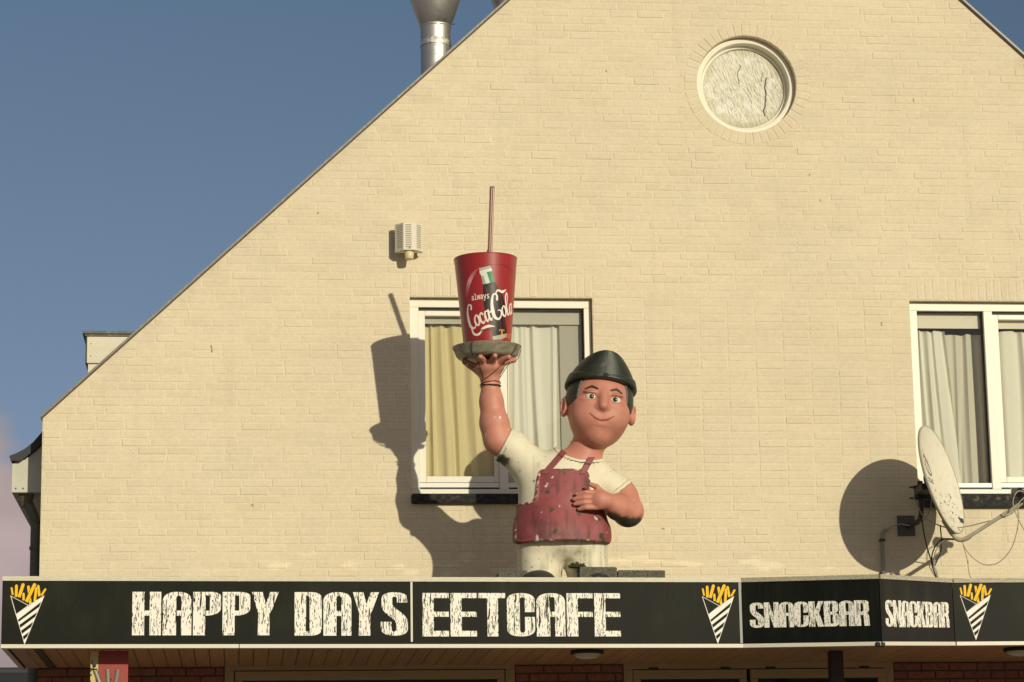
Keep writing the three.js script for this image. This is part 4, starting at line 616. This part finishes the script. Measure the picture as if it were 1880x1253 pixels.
  const runs = (x, y, z) => fbm(x * 17, y * 1.6, z * 17, 3), chip = (x, y, z, s, t) => smooth(t, t + 0.035, fbm(x * s, y * s, z * s, 3) + 0.25 * fbm(x * 3, y * 3, z * 3 + 9, 2));
  const bodyCol = (x, y, z, g) => {
    let c = [0.55, 0.225, 0.155].map((v) => v * (1 + 0.22 * n3(x, y, z, 5) + 0.15 * n3(x, y, z, 22)));
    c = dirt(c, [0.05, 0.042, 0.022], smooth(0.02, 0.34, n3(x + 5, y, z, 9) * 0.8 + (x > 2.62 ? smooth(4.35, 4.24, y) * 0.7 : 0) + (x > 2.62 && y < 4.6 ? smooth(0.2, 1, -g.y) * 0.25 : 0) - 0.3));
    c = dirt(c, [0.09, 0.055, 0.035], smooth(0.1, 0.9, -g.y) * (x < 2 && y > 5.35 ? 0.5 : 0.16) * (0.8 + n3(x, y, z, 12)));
    return dirt(c, [0.72, 0.66, 0.52], chip(x, y + 9, z, 28, y > 4.75 && x > 2.2 ? 0.52 : 0.4));
  };
  const skin = new THREE.MeshStandardMaterial({ vertexColors: true, roughness: 0.55, bumpMap: grainTex, bumpScale: 0.0008 }), cloth = new THREE.MeshStandardMaterial({ vertexColors: true, roughness: 0.62, bumpMap: grainTex, bumpScale: 0.0012 });
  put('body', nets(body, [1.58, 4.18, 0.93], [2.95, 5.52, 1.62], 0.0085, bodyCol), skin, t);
  // shirt
  const sR = (x, y, z) => smax(upR(x, y, z) - 0.012, (x - 1.915) * -0.88 + (y - 4.872) * 0.47, 0.006), sL = (x, y, z) => smax(upL(x, y, z) - 0.012, (x - 2.755) * 0.62 + (y - 4.5) * -0.78, 0.006);
  const shirt = (x, y, z) => { let d = smin(torso(x, y, z) - 0.011 + 0.003 * noise.noise(x * 9, y * 5, z * 9), smin(sR(x, y, z), sL(x, y, z), 0.02), 0.055); d = smin(d, cone(x, y, z, [2.32, 4.62, 1.23], [2.45, 4.7, 1.235], 0.16, 0.155), 0.08); const cutE = ell(x, y, z, 2.475, 4.80, 1.3, 0.185, 0.1, 0.24); d = Math.min(smax(d, -cutE, 0.012), smax(d - 0.009, Math.abs(cutE - 0.012) - 0.012, 0.006)); d = Math.min(d, smax(upR(x, y, z) - 0.021, Math.abs((x - 1.915) * -0.88 + (y - 4.872) * 0.47 + 0.016) - 0.014, 0.006), smax(upL(x, y, z) - 0.021, Math.abs((x - 2.755) * 0.62 + (y - 4.5) * -0.78 + 0.016) - 0.014, 0.006)); return smax(d, 4.2 - y, 0.01); };
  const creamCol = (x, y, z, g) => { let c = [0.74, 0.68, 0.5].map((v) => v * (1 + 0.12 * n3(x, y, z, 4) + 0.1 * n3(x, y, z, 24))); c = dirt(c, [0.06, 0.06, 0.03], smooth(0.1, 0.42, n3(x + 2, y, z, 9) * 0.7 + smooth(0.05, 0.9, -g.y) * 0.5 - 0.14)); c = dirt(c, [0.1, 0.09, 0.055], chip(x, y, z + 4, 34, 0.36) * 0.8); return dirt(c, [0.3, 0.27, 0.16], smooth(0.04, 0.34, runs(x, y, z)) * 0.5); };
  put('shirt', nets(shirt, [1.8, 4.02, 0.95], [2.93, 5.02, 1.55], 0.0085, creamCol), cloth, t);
  // trousers with shoes below
  const trousers = (x, y, z) => smax(smin(ell(x, y, z, 2.31, 4.15, 1.25, 0.318, 0.185, 0.226), legs(x, y, z) - 0.012 + 0.004 * noise.noise(x * 12, y * 14, z * 8), 0.045), Math.max(y - 4.2, 3.81 - y), 0.012);
  put('trousers', nets(trousers, [1.95, 3.78, 0.98], [2.68, 4.24, 1.52], 0.008, (x, y, z) => creamCol(x, y, z, { y: 0 })), cloth, t);
  for (const [x, a] of [[2.14, -0.1], [2.515, 0.12]]) put('shoe', nets((X, Y, Z) => smax(smin(ell(X, Y, Z, x, 3.83, 1.3, 0.12, 0.085, 0.17), ell(X, Y, Z, x + a * 0.3, 3.82, 1.42, 0.115, 0.07, 0.12), 0.08), 3.791 - Y, 0.01), [x - 0.17, 3.77, 1.08], [x + 0.18, 3.95, 1.58], 0.011, (X, Y, Z) => dirt([0.03, 0.028, 0.024], [0.5, 0.46, 0.36], smooth(0.25, 0.4, n3(X, Y, Z, 18)))), cloth, t);
  // plain apron with a bib and neck strap
  const rb = (x, y, cx, cy, w, h, r) => { const a = Math.abs(x - cx) - w + r, b = Math.abs(y - cy) - h + r; return Math.hypot(Math.max(a, 0), Math.max(b, 0)) + Math.min(Math.max(a, b), 0) - r; };
  const front = (x, y, z) => smin(smin(torso(x, y, z), ell(x, y, z, 2.315, 4.14, 1.275, 0.312, 0.2, 0.245), 0.08), 1, 0.01);
  const apron = (x, y, z) => { const reg = smin(rb(x, y, 2.315, 4.47, 0.19 + (4.6 - y) * 0.12, 0.17, 0.04), rb(x, y, 2.315, 4.255, 0.36, 0.15, 0.05), 0.05), off = 0.024 + 0.006 * noise.noise(x * 11, y * 3, 2) * smooth(4.4, 4.0, y); const hem = Math.max(0, 0.006 - Math.abs(reg + 0.012) * 0.5); return Math.max(smax(front(x, y, z) - off - hem, reg, 0.008), 1.26 - z, -(front(x, y, z) - off + 0.018)); };
  const maroon = (x, y, z, g) => { let c = [0.27, 0.06, 0.062].map((v) => v * (1 + 0.45 * n3(x, y, z, 3.5) + 0.2 * n3(x, y, z, 16))); c = dirt(c, [0.36, 0.17, 0.16], smooth(0.0, 0.4, n3(x + 8, y, z, 4)) * 0.55); c = dirt(c, [0.07, 0.03, 0.025], smooth(0.02, 0.34, runs(x + 3, y, z)) * 0.55); c = dirt(c, [0.05, 0.05, 0.022], smooth(0.1, 0.3, n3(x, y, z + 7, 12) + smooth(4.2, 4.1, y) * 0.16 - 0.1)); const edge = Math.abs(Math.min(rb(x, y, 2.315, 4.47, 0.19 + (4.6 - y) * 0.12, 0.17, 0.04), rb(x, y, 2.315, 4.255, 0.36, 0.15, 0.05))); return dirt(c, [0.68, 0.6, 0.47], chip(x, y + 3, z, 23, 0.41 - 0.27 * smooth(0.03, 0.004, edge))); };
  put('apron', nets(apron, [1.9, 3.9, 1.22], [2.72, 4.68, 1.58], 0.0075, maroon), cloth, t);
  const strap = (a) => (x, y, z) => Math.max(Math.abs(shirt(x, y, z) - 0.006) - 0.009, Math.abs((x - a[0]) * a[2] - (y - a[1]) * a[3]) - 0.022, 4.6 - y, 1.22 - z);
  put('strap', [nets(strap([2.185, 4.61, 0.75, 0.66]), [2.1, 4.58, 1.2], [2.44, 4.9, 1.5], 0.007, maroon), nets(strap([2.455, 4.61, 0.86, 0.5]), [2.4, 4.58, 1.2], [2.68, 4.84, 1.5], 0.007, maroon)].map((g) => { g.deleteAttribute('color'); return g; }), std([0.25, 0.06, 0.06], 0.6), t);
  // plain hair and flat cap
  const scalp = (x, y, z) => ell(x, y, z, 0, 0.06, -0.01, 0.235, 0.26, 0.25);
  const hair = inH((x, y, z) => Math.max(scalp(x, y, z) - 0.014, -(y * 0.9 - z * 0.75 + 0.1), Math.abs(x) > 0.2 && z > 0.0 ? -(y + 0.02 + 0.0 * z) : -1, z - 0.16));
  const hairCol = (x, y, z) => dirt([0.022, 0.028, 0.018].map((v) => v * (1 + 0.8 * n3(x, y, z, 8))), [0.2, 0.2, 0.15], smooth(0.15, 0.5, n3(x, y * 2, z, 9)) * 0.4);
  const cloth2 = new THREE.MeshStandardMaterial({ vertexColors: true, roughness: 0.5, bumpMap: grainTex, bumpScale: 0.001 });
  put('hair', nets(hair, [2.3, 4.85, 0.98], [2.92, 5.48, 1.5], 0.009, hairCol), cloth2, t);
  const cap = inH((x, y, z) => { const t = clamp((y - 0.13 - 0.1 * z) / 0.3), zz = (z + 0.01) / 0.272, w = 0.25 * (1 - 0.82 * t * t) * Math.sqrt(Math.max(0, 1 - zz * zz)) + 0.006, top = 0.405 - 0.05 * (1 - zz * zz) - 0.02 * zz; const body = (q, lo, hi) => smax(smax((Math.abs(x) - w - q) * 0.8, (Math.abs(zz) - 1) * 0.25 - q, 0.02), Math.max(lo + 0.1 * z - y, (y - hi) * 0.9), 0.012); return smin(body(0, 0.15, top), body(0.011, 0.148, 0.25 - 0.05 * zz), 0.004); });
  put('cap', nets(cap, [2.24, 5.16, 0.93], [3.02, 5.62, 1.66], 0.0085, hairCol), cloth2, t);
  const on = (f, h2) => inH((x, y, z) => Math.max(skull(x, y, z) - h2, f(x, y, z)));
  const shell = (name, f, h2, lo, hi, m, hh = 0.005) => put(name, nets(on(f, h2), lo, hi, hh, null), m, t);
  for (const s of [-1, 1]) {
    const w = V(s * 0.088, 0.03, 0.2), wx = w.clone(); { const b = pc * wx.y - ps * wx.z, zz = ps * wx.y + pc * wx.z; wx.set(hc * wx.x - hs * b + HC[0], hs * wx.x + hc * b + HC[1], zz + HC[2]); }
    const lo = [wx.x - 0.08, wx.y - 0.07, wx.z - 0.06], hi = [wx.x + 0.08, wx.y + 0.07, wx.z + 0.1];
    put('eye', nets(inH((x, y, z) => ell(x, y, z, s * 0.088, 0.03, 0.197, 0.042, 0.03, 0.034)), lo, hi, 0.004, null), std([0.72, 0.68, 0.56], 0.3), t);
    put('iris', nets(inH((x, y, z) => Math.max(ell(x, y, z, s * 0.088, 0.03, 0.197, 0.0425, 0.0305, 0.0355), Math.hypot(x - s * 0.086, y - 0.03) - 0.018)), lo, hi, 0.0035, null), std([0.02, 0.022, 0.03], 0.25), t);
    shell('eyebrow', (x, y, z) => Math.max(Math.min(cone(x, y, 0, [s * 0.05, 0.092, 0], [s * 0.09, 0.107, 0], 0.008, 0.01), cone(x, y, 0, [s * 0.09, 0.107, 0], [s * 0.135, 0.088, 0], 0.01, 0.005)), -z), 0.005, [lo[0] - 0.03, lo[1] + 0.03, lo[2] - 0.08], [hi[0] + 0.03, hi[1] + 0.07, hi[2] + 0.02], std([0.035, 0.035, 0.025], 0.6), 0.0045);
  }
  shell('mouth', (x, y, z) => { const a = Math.abs(x); return Math.max(Math.min(cone(a, y, 0, [0, -0.141, 0], [0.045, -0.13, 0], 0.0085, 0.0075), cone(a, y, 0, [0.045, -0.13, 0], [0.088, -0.1, 0], 0.0075, 0.004)), 0.05 - z); }, 0.003, [2.46, 4.88, 1.38], [2.74, 5.06, 1.62], std([0.3, 0.06, 0.05], 0.5), 0.004);
  // moss growing in the fork of the legs
  const mg = []; for (let i = 0; i < 420; i++) { const a = rnd() * 7, r = Math.sqrt(rnd()) * 0.05, p = new THREE.TetrahedronGeometry(0.004 + 0.007 * rnd()).toNonIndexed(); p.rotateX(rnd() * 6).rotateY(rnd() * 6).translate(2.4 + Math.cos(a) * r * 1.2, 3.93 + (rnd() * rnd()) * 0.05 * (1 - r * 12), 1.42 + Math.sin(a) * r * 0.9); mg.push(p); }
  const ms = put('moss', mg, std([0.06, 0.065, 0.015], 0.95)); tag(ms, 'green moss clump on the concrete slab between the legs', 'moss'); ms.userData.kind = 'stuff';
}

// ---------------------------------------------------------------- tray, cup and wires
{
  const L = (p, n = 96) => new THREE.LatheGeometry(p.map((v) => new THREE.Vector2(...v)), n), tilt = (o) => { o.rotation.set(0.02, 0, 0.008); };
  const tm = new THREE.MeshStandardMaterial({ map: rep(mottled([0.2, 0.19, 0.13], [0.34, 0.32, 0.235], 256, 12, 90), 2, 1), metalness: 0.15, roughness: 0.5, bumpMap: rep(blotTex, 3), bumpScale: 0.003 });
  const t = thing('serving_tray', 'round grey metal tray held up on the raised hand', 'tray', [1.793, 5.478, 1.25]); tilt(t);
  put('tray_dish', L([[0, 0], [0.185, 0], [0.203, 0.006], [0.226, 0.022], [0.244, 0.076], [0.251, 0.08], [0.252, 0.087], [0.244, 0.09], [0.236, 0.084], [0.2, 0.014], [0, 0.012]]), tm, t);
  const cup = thing('drink_cup', 'tall red soft drink cup with a bottle print and striped straw', 'cup', [1.796, 5.492, 1.25]); tilt(cup);
  const [c, g] = CAN(2048, 1024), CW = 126, CHh = 72; g.fillStyle = '#9b2426'; g.fillRect(0, 0, 2048, 1024);
  for (let i = 0; i < 500; i++) { g.fillStyle = `rgba(${rnd() < 0.5 ? '60,8,10' : '190,60,50'},${rnd() * 0.035})`; g.beginPath(); g.ellipse(rnd() * 2048, rnd() * 1024, 10 + rnd() * 60, 10 + rnd() * 60, 0, 0, 7); g.fill(); }
  g.setTransform(2048 / CW, 0, 0, 1024 / CHh, 1024, 0); // centimetres, x from the middle of the front
  g.lineCap = 'round'; g.lineJoin = 'round';
  g.strokeStyle = 'rgba(70,10,14,.75)'; g.lineWidth = 0.5; g.beginPath(); g.ellipse(7, 37, 26, 29, 0, 0, 7); g.stroke();
  { const lg = g.createLinearGradient(-20, 32, -4, 9); lg.addColorStop(0, 'rgba(235,190,180,0)'); lg.addColorStop(0.5, 'rgba(240,205,195,.75)'); lg.addColorStop(1, 'rgba(235,190,180,0)'); g.fillStyle = lg; g.beginPath(); g.moveTo(-19.5, 36); g.quadraticCurveTo(-19, 15, -3, 8.5); g.quadraticCurveTo(-14, 17, -18, 36); g.fill(); }
  // bottle
  g.save(); g.translate(-2.8, 10.2); g.rotate(-0.235); g.scale(1.4, 1); const bp = (pts, f) => { g.beginPath(); g.moveTo(...pts[0]); for (let i = 1; i < pts.length; i++) g.lineTo(...pts[i]); g.closePath(); g.fillStyle = f; g.fill(); };
  bp([[-2.6, 0], [2.9, 0], [3.2, 4], [2.8, 5], [3.2, 12], [-3.0, 12], [-2.6, 5], [-3, 4]], '#d9dccb'); bp([[0.4, 4], [3.2, 4], [2.9, 5], [3.3, 12], [0.6, 12]], '#15824f'); bp([[-2.6, 0.2], [2.8, 0.2], [3, 1.8], [-2.8, 1.8]], '#b7a9a0'); bp([[-2.6, 6], [-1.6, 6], [-1.4, 12], [-3, 12]], '#9aa58d');
  g.beginPath(); g.moveTo(-3, 12); g.bezierCurveTo(-4.4, 20, -5.4, 24, -5.4, 30); g.bezierCurveTo(-5.4, 35, -3.9, 39, -4.4, 44); g.lineTo(-4.6, 50.5); g.quadraticCurveTo(0.6, 53, 5.8, 50.5); g.lineTo(5.6, 44); g.bezierCurveTo(4.9, 38, 6.8, 34, 6.6, 29); g.bezierCurveTo(6.2, 22, 4.6, 19, 3.3, 12); g.closePath(); g.fillStyle = '#231012'; g.fill();
  g.strokeStyle = 'rgba(120,50,48,.8)'; g.lineWidth = 0.45; for (const x of [-2.2, 1, 3.8]) { g.beginPath(); g.moveTo(x, 14); g.quadraticCurveTo(x + 1.6, 24, x + 0.4, 46); g.stroke(); }
  bp([[-4.6, 50], [5.8, 50], [5.6, 52.4], [0.6, 53.6], [-4.4, 52.4]], '#a9b09e'); g.restore();
  // lettering
  g.fillStyle = '#ece4d4'; g.save(); g.translate(-13.2, 33.6); g.rotate(-0.06); g.scale(0.1, 0.1); g.font = 'bold 56px monospace'; g.scale(0.68, 1); g.fillText('always', 0, 0); g.restore();
  const lw = (pts, ws) => { // brush stroke of changing width through curve points
    const cv = new THREE.CatmullRomCurve3(pts.map(([x, y]) => V(x, y, 0)), false, 'centripetal'), n = 70; g.fillStyle = '#ece4d4'; for (let i = 0; i <= n; i++) { const p = cv.getPoint(i / n), k = (i / n) * (ws.length - 1), a = Math.min(Math.floor(k), ws.length - 2), w = mix(ws[a], ws[a + 1], k - a); g.beginPath(); g.arc(p.x, p.y, Math.max(w, 0.12) / 2, 0, 7); g.fill(); } };
  g.save(); g.translate(-15.6, 54); g.rotate(-0.3);
  lw([[5.6, -13.2], [6.4, -15.6], [4.6, -17], [1.8, -13.5], [0.2, -7], [0.6, -1.5], [3.2, 0.6], [6.2, -1.5]], [1.5, 1.2, 0.9, 1.6, 2.5, 2.1, 1.2, 0.5]);                     // C
  lw([[0.8, -1.5], [1.2, 4.2], [5, 6.2], [10, 3.5], [15, 3.4], [19.5, 5]], [1.6, 1.7, 1.5, 1.8, 2.0, 0.4]);                                                       // swash below
  const o = (x, s = 1) => lw([[x + 2.6 * s, -7.6], [x + 0.7 * s, -6], [x + 0.3 * s, -1.6], [x + 2, 0], [x + 3.6 * s, -2.4], [x + 3.6 * s, -6], [x + 2.4 * s, -7.7], [x + 1.2, -6.6]], [0.7, 1.3, 1.7, 1.0, 1.5, 1.6, 0.7, 0.6]), cc = (x) => lw([[x + 3.2, -6.2], [x + 2.4, -7.6], [x + 0.8, -6.2], [x + 0.4, -2], [x + 1.8, 0], [x + 3.8, -1.6]], [1.3, 0.9, 1.2, 1.7, 1.2, 0.5]), aa = (x) => { lw([[x + 3.2, -7.2], [x + 1.6, -7.4], [x + 0.4, -3.4], [x + 1.2, -0.2], [x + 3, -2.6], [x + 3.8, -7.4]], [1, 1, 1.7, 1.2, 0.7, 1.2]); lw([[x + 3.8, -7.6], [x + 3.4, -2], [x + 4.2, -0.2], [x + 5.4, -1.8]], [1.5, 1.6, 1.2, 0.5]); };
  o(5.4); cc(9.9); aa(14); lw([[18.9, -6], [20.9, -6.2]], [1.3, 1.3]);
  lw([[26.8, -13.2], [27.4, -16.4], [25.4, -17.6], [22.8, -13.5], [21.2, -6.5], [21.8, -1], [24.6, 0.6], [27.6, -2.4], [27, -5.4], [25.2, -5.4]], [1.7, 1.3, 1, 1.8, 2.8, 2.2, 1.4, 1.2, 1, 0.6]); // second C
  lw([[26.6, -17.2], [29, -19.4], [32.5, -17.6], [36, -18.4]], [0.8, 1.3, 2.0, 0.7]);
  o(28.6); lw([[33.6, -5], [36.4, -13], [36.2, -16.2], [34.6, -14], [33.8, -4], [34.6, -0.2], [36.4, -1.8]], [0.5, 0.9, 0.8, 1.3, 1.7, 1.3, 0.5]); aa(36.6);
  g.restore();
  g.fillStyle = 'rgba(225,200,190,.8)'; g.save(); g.translate(-6.5, 49.6); g.rotate(-0.28); for (let i = 0; i < 9; i++) if (i !== 5) g.fillRect(i * 0.95, 0, 0.55, 0.8); g.restore();
  g.fillStyle = 'rgba(52,42,20,.75)'; g.save(); g.translate(-8.5, 55.5); g.rotate(-0.1); for (let i = 0; i < 8; i++) g.fillRect(i * 1.35, -0.8 * ((i * 7) % 3) * 0.3, 1.05, 1.4); g.restore();
  g.save(); g.translate(8.6, 60.6); g.rotate(-0.05); g.scale(0.1, 0.1); g.font = 'bold 80px serif'; g.fillStyle = '#e9a51f'; g.fillText('T', 0, 0); g.font = 'bold 58px serif'; g.fillStyle = '#d46a24'; g.fillText('ou', 56, 0); g.fillText('r', 126, 0); g.restore();
  const tex = new THREE.CanvasTexture(c); tex.colorSpace = THREE.SRGBColorSpace; tex.anisotropy = 8;
  const side = []; for (let i = 0; i <= 16; i++) side.push(new THREE.Vector2(mix(0.165, 0.231, i / 16), (0.725 * i) / 16));
  const cm = new THREE.MeshPhysicalMaterial({ map: tex, roughness: 0.4, clearcoat: 0.25, clearcoatRoughness: 0.3, side: THREE.DoubleSide });
  const wallG = new THREE.LatheGeometry(side, 128, Math.PI, Math.PI * 2); put('cup_wall', wallG, cm, cup);
  put('rim', L([[0.229, 0.722], [0.2325, 0.7255], [0.2335, 0.729], [0.2315, 0.732], [0.2275, 0.73], [0.2265, 0.724]]), std([0.36, 0.03, 0.028], 0.35), cup);
  put('lid', L([[0.228, 0.71], [0.1, 0.712], [0, 0.712]]), std([0.3, 0.03, 0.028], 0.5), cup); put('cup_base', L([[0, 0.001], [0.164, 0.001]]), std([0.3, 0.03, 0.028], 0.5), cup);
  put('straw_socket', [box(0.012, 0.052, 0.712, 0.8, -0.02, 0.02, 0.003), bar([0.0, 0.72, 0.0], [0.024, 0.785, 0.0], 0.02, 0.012)], std([0.5, 0.45, 0.3], 0.6), cup);
  const st = dataTex(64, 4, (i) => { const k = (i * 8) / 64 % 1; return k < 0.34 ? [0.5, 0.24, 0.21] : [0.95, 0.84, 0.78]; }, true);
  put('straw', rod([0.032, 0.775, 0.02], [0.032, 1.2, 0.28], 0.0185, 0.0185, 40), new THREE.MeshPhysicalMaterial({ map: st, roughness: 0.3, clearcoat: 0.4 }), cup);
  put('straw_end', rod([0.032, 1.2005, 0.2803], [0.032, 1.206, 0.2836], 0.0187), std([0.35, 0.3, 0.18], 0.6), cup);
  const wm = std([0.02, 0.02, 0.017], 0.5, { metalness: 0.5 }), ring = (y, r, dz) => { const p = []; for (let i = 0; i <= 40; i++) { const a = (i / 40) * 2 * Math.PI; p.push([1.814 + r * Math.cos(a), y + dz * Math.sin(a * 1 + 0.6), 1.25 + r * Math.sin(a)]); } return tube(p, 0.0026, 120, 5); };
  const w = thing('tie_wire', 'thin black wires tying the tray to the raised wrist', 'wire');
  put('wrist_loop', [ring(5.29, 0.0745, 0.012), ring(5.272, 0.0765, 0.004), ring(5.281, 0.0755, -0.014)], wm, w);
  put('tray_wire', [tube([[1.74, 5.3, 1.31], [1.8, 5.335, 1.345], [1.88, 5.4, 1.39], [1.95, 5.47, 1.42], [1.998, 5.548, 1.415], [1.97, 5.562, 1.37], [1.93, 5.575, 1.36]], 0.0026, 80, 5), tube([[1.7, 5.575, 1.39], [1.665, 5.555, 1.47], [1.668, 5.48, 1.43], [1.72, 5.42, 1.36], [1.76, 5.32, 1.3]], 0.0026, 80, 5), tube([[1.545, 5.545, 1.28], [1.575, 5.47, 1.3], [1.62, 5.44, 1.3], [1.7, 5.4, 1.28], [1.755, 5.31, 1.27]], 0.0026, 80, 5), tube([[2.04, 5.545, 1.28], [2.01, 5.47, 1.29], [1.95, 5.43, 1.3], [1.88, 5.33, 1.28]], 0.0026, 80, 5)], wm, w);
}

camera.far = 2000; camera.updateProjectionMatrix();
renderer.render(scene, camera);
